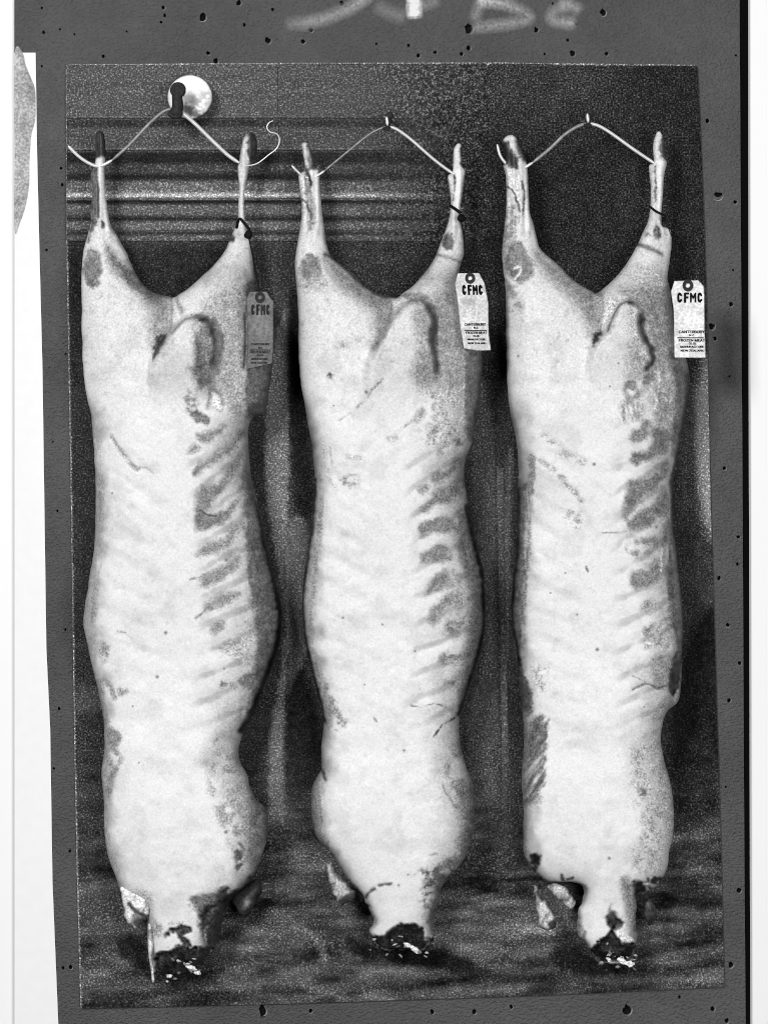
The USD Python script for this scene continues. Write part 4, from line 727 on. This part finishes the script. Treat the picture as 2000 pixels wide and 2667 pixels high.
for q in list(c3['marks']):
    if q[0] == 'p' and q[3].get('rib'): c3['parts'].append(('lean_strip', q[1], None))
for c in (c1, c2, c3): carcass(c)

# ---------------------------------------------------------------- gambrels, hooks, plate
PG = Place(.070)
def bar(parent, name, pts, r, m, z=0):
    c = resample(spline(pts, 8, False), 6, False); n = len(c)
    return put_tm(name, tube(PG(c[:, 0], c[:, 1], z), r * U * np.interp(np.linspace(0, 1, n), [0, .06, .94, 1], [.5, 1, 1, .5]), 10), m, parent, smooth=60)
def gambrel(label, base, parts):
    g = mk_thing('gambrel', label, 'gambrel', tuple(float(q) for q in PG(*base)))
    for a in parts: bar(g, *a)
    return g
gambrel('steel wire gambrel under the round plate, with a curled right tip', (457, 290),
 [('arm', [(457,286),(438,284),(415,297),(380,330),(335,378),(292,416)], 4.2, STEEL_SHADED), ('arm', [(457,286),(478,296),(512,325),(560,372),(596,405),(623,423)], 5.0, STEEL), ('tip', [(292,416),(260,432),(234,425),(205,406),(178,379)], 4.2, STEEL),
  ('tip', [(623,423),(645,430),(671,424),(700,402),(720,386),(728,366),(722,348),(704,343),(695,331),(701,318),(712,313)], 1.7, STEEL)])
gambrel('thin steel gambrel hanging above the middle carcass', (1008, 335),
 [('arm', [(1008,328),(990,334),(960,350),(910,390),(845,444)], 2.6, STEEL_SHADED), ('arm', [(1008,328),(1032,335),(1070,362),(1120,406),(1150,430),(1182,453)], 4.0, STEEL), ('tip', [(845,444),(815,462),(790,458),(772,443),(760,430)], 3.0, STEEL)])
gambrel('wide steel gambrel above the right carcass, left arm shaded', (1530, 322),
 [('arm', [(1530,320),(1505,328),(1470,350),(1430,388),(1388,422)], 4.6, STEEL_SHADED), ('arm', [(1530,320),(1557,326),(1590,345),(1650,388),(1705,425)], 4.4, STEEL), ('tip', [(1388,422),(1350,442),(1322,428),(1303,405),(1295,375)], 3.8, STEEL)])
def hanger(x, y, label, big):
    h = mk_thing('hanging_hook', label, 'hook', tuple(float(q) for q in PG(x, y)))
    k = 1.0 if big else .5
    c = resample(spline([(x - 2, y + 6), (x + 6, y - 14), (x + 4, y - 46 * k)], 8, False), 4, False)
    put_tm('shank', tube(PG(c[:, 0], c[:, 1], 4), (15 * U if big else 5 * U) * np.linspace(1.1, .85, len(c)), 10), IRON, h, smooth=60)
    th = np.linspace(0, 2 * np.pi, 24); cx, cy = x + 7, y - 58 * k
    put_tm('eye', tube(PG(cx + 13 * k * np.cos(th), cy + 13 * k * np.sin(th), 6), 8 * k * U, 10), IRON, h, smooth=60)
    sph = trimesh.creation.icosphere(subdivisions=3); q = np.array(sph.vertices) * (1 + .15 * (meshkit.noise(np.array(sph.vertices) * 2 + x) - .5))[:, None] * np.array([19 * k, 18 * k, 7])
    kn = trimesh.Trimesh(PG(cx + q[:, 0], cy + q[:, 1], 6 + q[:, 2]), sph.faces, process=False); trimesh.repair.fix_normals(kn); put_tm('knob', kn, IRON, h, smooth=60)
    put_tm('wall_peg', tube([PG(cx, cy, 4), PG(cx, cy, 0) * [1, 0, 1] + [0, -.0045, 0]], 5 * k * U, 10), IRON, h, smooth=60)
    th = np.linspace(-.3, np.pi + .3, 14)
    put_tm('saddle', tube(PG(x + 13 * k * np.cos(th), y + 2 + 10 * k * np.sin(th), 8), 7 * k * U, 10), IRON, h, smooth=60)
    return h
hanger(457, 292, 'thick dark iron hook in front of the white round plate', True)
for (hx, hy, lab) in ((1008, 330, 'small dark hook holding the gambrel of the middle carcass'), (1530, 322, 'small dark hook holding the gambrel of the right carcass')):
    h = hanger(hx, hy, lab, False)
    bar(h, 'bright_pin', [(hx - 1, hy - 26), (hx, hy - 14), (hx + 1, hy - 3)], 4.2, STEEL, 12)
th = np.linspace(0, 2 * np.pi, 64, endpoint=False)
p, t, nb, _ = triangulate(np.stack([495 + 58 * np.cos(th), 252 + 57 * np.sin(th)], 1), 3)
r = np.hypot(p[:, 0] - 495, p[:, 1] - 252) / 58
zz = 8 + 1.5 * sstep(r, 1, .85) ; P = Paint(p[:, 0], p[:, 1], 500)
mk = .6 * P.mask('p', A1((1190,600),(1290,560),(1320,640),(1260,720),(1160,660)), 12, 0, 14) * sstep(nz(p[:, 0], p[:, 1], 9, 510, 3), .36, .55)
T = .975 * (1 - mk) + .6 * mk; mk2 = P.mask('p', A1((1140,640),(1180,660),(1280,725),(1200,720),(1130,690)), 5); T = T * (1 - .8 * mk2) + .3 * .8 * mk2
PD = Place(.03); V, F, nf = close_body(p, t, nb, np.where(np.arange(len(p)) < nb, 6, zz), np.zeros(len(p)) + 2.)
v = PD(V[:, 0], V[:, 1], V[:, 2]); col = np.zeros((len(V), 3)); col[:, 0] = .8; col[:len(p), 0] = lin(T); col[:, 1] = .35
pd = mk_thing('round_plate', 'white round plate with a mottled grey side behind the dark iron hook', 'plate', tuple(float(q) for q in PD(495, 252)))
put('disc', v, F, PLATE, pd, normals=vnormals(v, F), col=col)
put_tm('bolt', tube([PD(495, 252, -14), PD(495, 252, 2)], 8 * U, 12), IRON, pd)
put_tm('rim_catch', tube(PD([437, 440, 446], [262, 250, 240], 6), 5 * U, 8), PLATE, pd) if False else None

# ---------------------------------------------------------------- tags
LINES = ['CANTERBURY', 'N.Z.', None, 'FROZEN MEAT', 'CO. LD.', 'MANUFACTURE', 'NEW ZEALAND']
def label_tag(out, hole, tone, big, rows, lab, string, d, knot, ink, tilt=0):
    pl = Place(d)
    g = mk_thing('carcass_tag', lab, 'tag', tuple(float(q) for q in pl(*hole[:2])))
    th = np.linspace(0, 2 * np.pi, 20, endpoint=False); hr = hole[2]
    rg = np.stack([hole[0] + hr * .42 * np.cos(th), hole[1] + hr * .42 * np.sin(th)], 1)
    p, t, nb, poly = triangulate(np.array(out, float), 3)
    T = tone + .30 * (nz(p[:, 0], p[:, 1], 34, int(out[0][0]), 5) - .5) - .08 * sstep(nz(p[:, 0], p[:, 1], 16, 5 + int(out[0][0]), 4), .55, .7); Z = 1.5 + 1.2 * np.sin((p[:, 1] - out[0][1]) / 70.)
    V, F, nf = close_body(p, t, nb, Z, Z - 1.5); v = pl(V[:, 0], V[:, 1], V[:, 2]); c = np.zeros((len(V), 3)); c[:, 0] = float(lin(tone)); c[:len(p), 0] = lin(T); c[:, 1] = .45
    put('card', v, F, PRINT, g, normals=vnormals(v, F), col=c)
    e = np.stack([hole[0] + hr * np.cos(th), hole[1] + hr * 1.12 * np.sin(th)], 1)
    ey = slab(e, pl, 3.0, 4.4, [rg]); put_tm('eyelet', ey, IRON, g, smooth=False)
    def write(txt, x0, x1, y0, y1, bold):
        m = meshkit.text_mesh(txt, 1.0, .35, bold); q = np.array(m.vertices); a, b = q.min(0), q.max(0)
        X = x0 + (q[:, 0] - a[0]) / (b[0] - a[0]) * (x1 - x0); Y = y1 - (q[:, 1] - a[1]) / (b[1] - a[1]) * (y1 - y0)
        zz = 1.5 + 1.2 * np.sin((Y - out[0][1]) / 70.) + .35
        xx = X + tilt * (Y - out[0][1])
        tm = trimesh.Trimesh(pl(xx, Y, zz + q[:, 2]), np.array(m.faces)[:, ::-1], process=False); trimesh.repair.fix_normals(tm)
        t2 = tm.copy(); t2.vertices += [.7 * pl.u, -.00004, 0]; put_tm('printed_line', trimesh.util.concatenate([tm, t2]), ink, g, smooth=False)
    BL = {'C': [[(.92,.2),(.5,.0),(.12,.12),(.02,.5),(.12,.88),(.5,1.),(.92,.8)]], 'F': [[(.08,1.),(.08,0),(.95,0)], [(.08,.48),(.8,.48)]], 'M': [[(.0,1.),(.0,0),(.5,.55),(1.,0),(1.,1.)]]}
    bx0, bx1, by0, by1 = big; cw = (bx1 - bx0) / 4.0; tk = (by1 - by0) * .105
    for i, ch in enumerate('CFMC'):
        ww = cw * (1.0 if ch == 'M' else .8); ox = bx0 + i * cw + (cw - ww) / 2
        g_ = shapely.union_all([LineString([(ox + tk + a * (ww - 2 * tk), by0 + tk + b * (by1 - by0 - 2 * tk)) for a, b in q]).buffer(tk * (1.0 if ch != 'M' else .8), cap_style='square' if ch != 'C' else 'round') for q in BL[ch]])
        tm = trimesh.creation.extrude_polygon(g_, .4, engine='earcut'); q = np.array(tm.vertices)
        zz = 1.5 + 1.2 * np.sin((q[:, 1] - out[0][1]) / 70.) + .35 + q[:, 2]
        tm = trimesh.Trimesh(pl(q[:, 0] + tilt * (q[:, 1] - out[0][1]), q[:, 1], zz), np.array(tm.faces)[:, ::-1], process=False); trimesh.repair.fix_normals(tm)
        put_tm('printed_letter', tm, ink, g, smooth=False)
    for txt, r in zip(LINES, rows):
        if txt is None:
            tm = slab([(r[0], r[2]), (r[1], r[2]), (r[1], r[3]), (r[0], r[3])], pl, 3.6, 3.9); tm.vertices[:, 0] += tilt * (r[2] - out[0][1]) * pl.u; put_tm('printed_rule', tm, ink, g, smooth=False)
        else: write(txt, *r, True)
    for s, wd in string:
        c = resample(spline(s, 8, False), 4, False); zz = np.linspace(knot[3], 3 + (Place(knot[4]).d - d) / U * 0, len(c))
        put_tm('string', tube(pl(c[:, 0], c[:, 1], zz), wd * U, 7), STRING, g, smooth=60)
    kx, ky, kr = knot[:3]
    s = trimesh.creation.icosphere(subdivisions=2); q = np.array(s.vertices) * (1 + .45 * (meshkit.noise(np.array(s.vertices) * 2.2 + kx) - .5))[:, None] * kr
    tm = trimesh.Trimesh(pl(kx + q[:, 0], ky + q[:, 1], knot[3] + q[:, 2]), s.faces, process=False); trimesh.repair.fix_normals(tm)
    put_tm('knot', tm, STRING, g, smooth=60)
    return g
INK_GREY = plain('faded_ink', .20, .9, 0, .05, .5, 700)
label_tag([(651,759),(694,759),(713,786),(712,914),(710,947),(643,962),(645,893),(643,806),(641,779)], (677,774,13), .47, (652.5,704.6,792,820),  # card tone darkened, shade painted into the left tag
 [(654,702,893,899),(673,685,903,908),(651,703,910,912),(651,704,913.5,920),(669,686,922,927),(654,696,932,937),(654,696,942,947)],
 'grey printed tag on the left carcass, toned as in shade, dimmest of the three tags', [([(645,610),(654,650),(664,700),(672,745),(677,766)], 2.0), ([(614,588),(622,566),(636,580),(650,597)], 4.0)], .146, (645,606,11,-60,.1), INK_GREY)
label_tag([(1192,711),(1248,710),(1262,737),(1272,788),(1273,869),(1279,912),(1245,914),(1208,908),(1197,842),(1192,788),(1184,739)], (1224,724,13), .84, (1199,1256,741,768),
 [(1201,1256,841,848),(1225,1237,851,856),(1200,1258,859,861),(1203,1258,862.5,869),(1222,1238,872,877),(1207,1253,881,886),(1207,1254,891,896)],
 'pale creased printed tag hanging by the flank of the middle carcass', [([(1203,570),(1210,620),(1214,670),(1220,712)], 1.8), ([(1174,528),(1186,540),(1198,553)], 4.2)], .142, (1204,560,11,-85,.1), INK, .06)
label_tag([(1756,731),(1819,729),(1834,746),(1835,850),(1838,932),(1756,932),(1754,808),(1747,759)], (1791,743,14), .92, (1761,1831,761,788),
 [(1767,1834,860,867.5),(1794,1808,870,875),(1764,1832,878,880.5),(1767,1835,882.5,889.5),(1793,1812,891,897),(1771,1832,900,905.5),(1772,1833,910,915.5)],
 'bright white printed tag beside the right carcass, at the edge of the backdrop', [([(1738,570),(1756,620),(1772,680),(1784,718),(1790,736)], 1.2), ([(1698,532),(1712,547),(1733,562)], 3.2)], .128, (1733,564,5,-72,.1), INK)
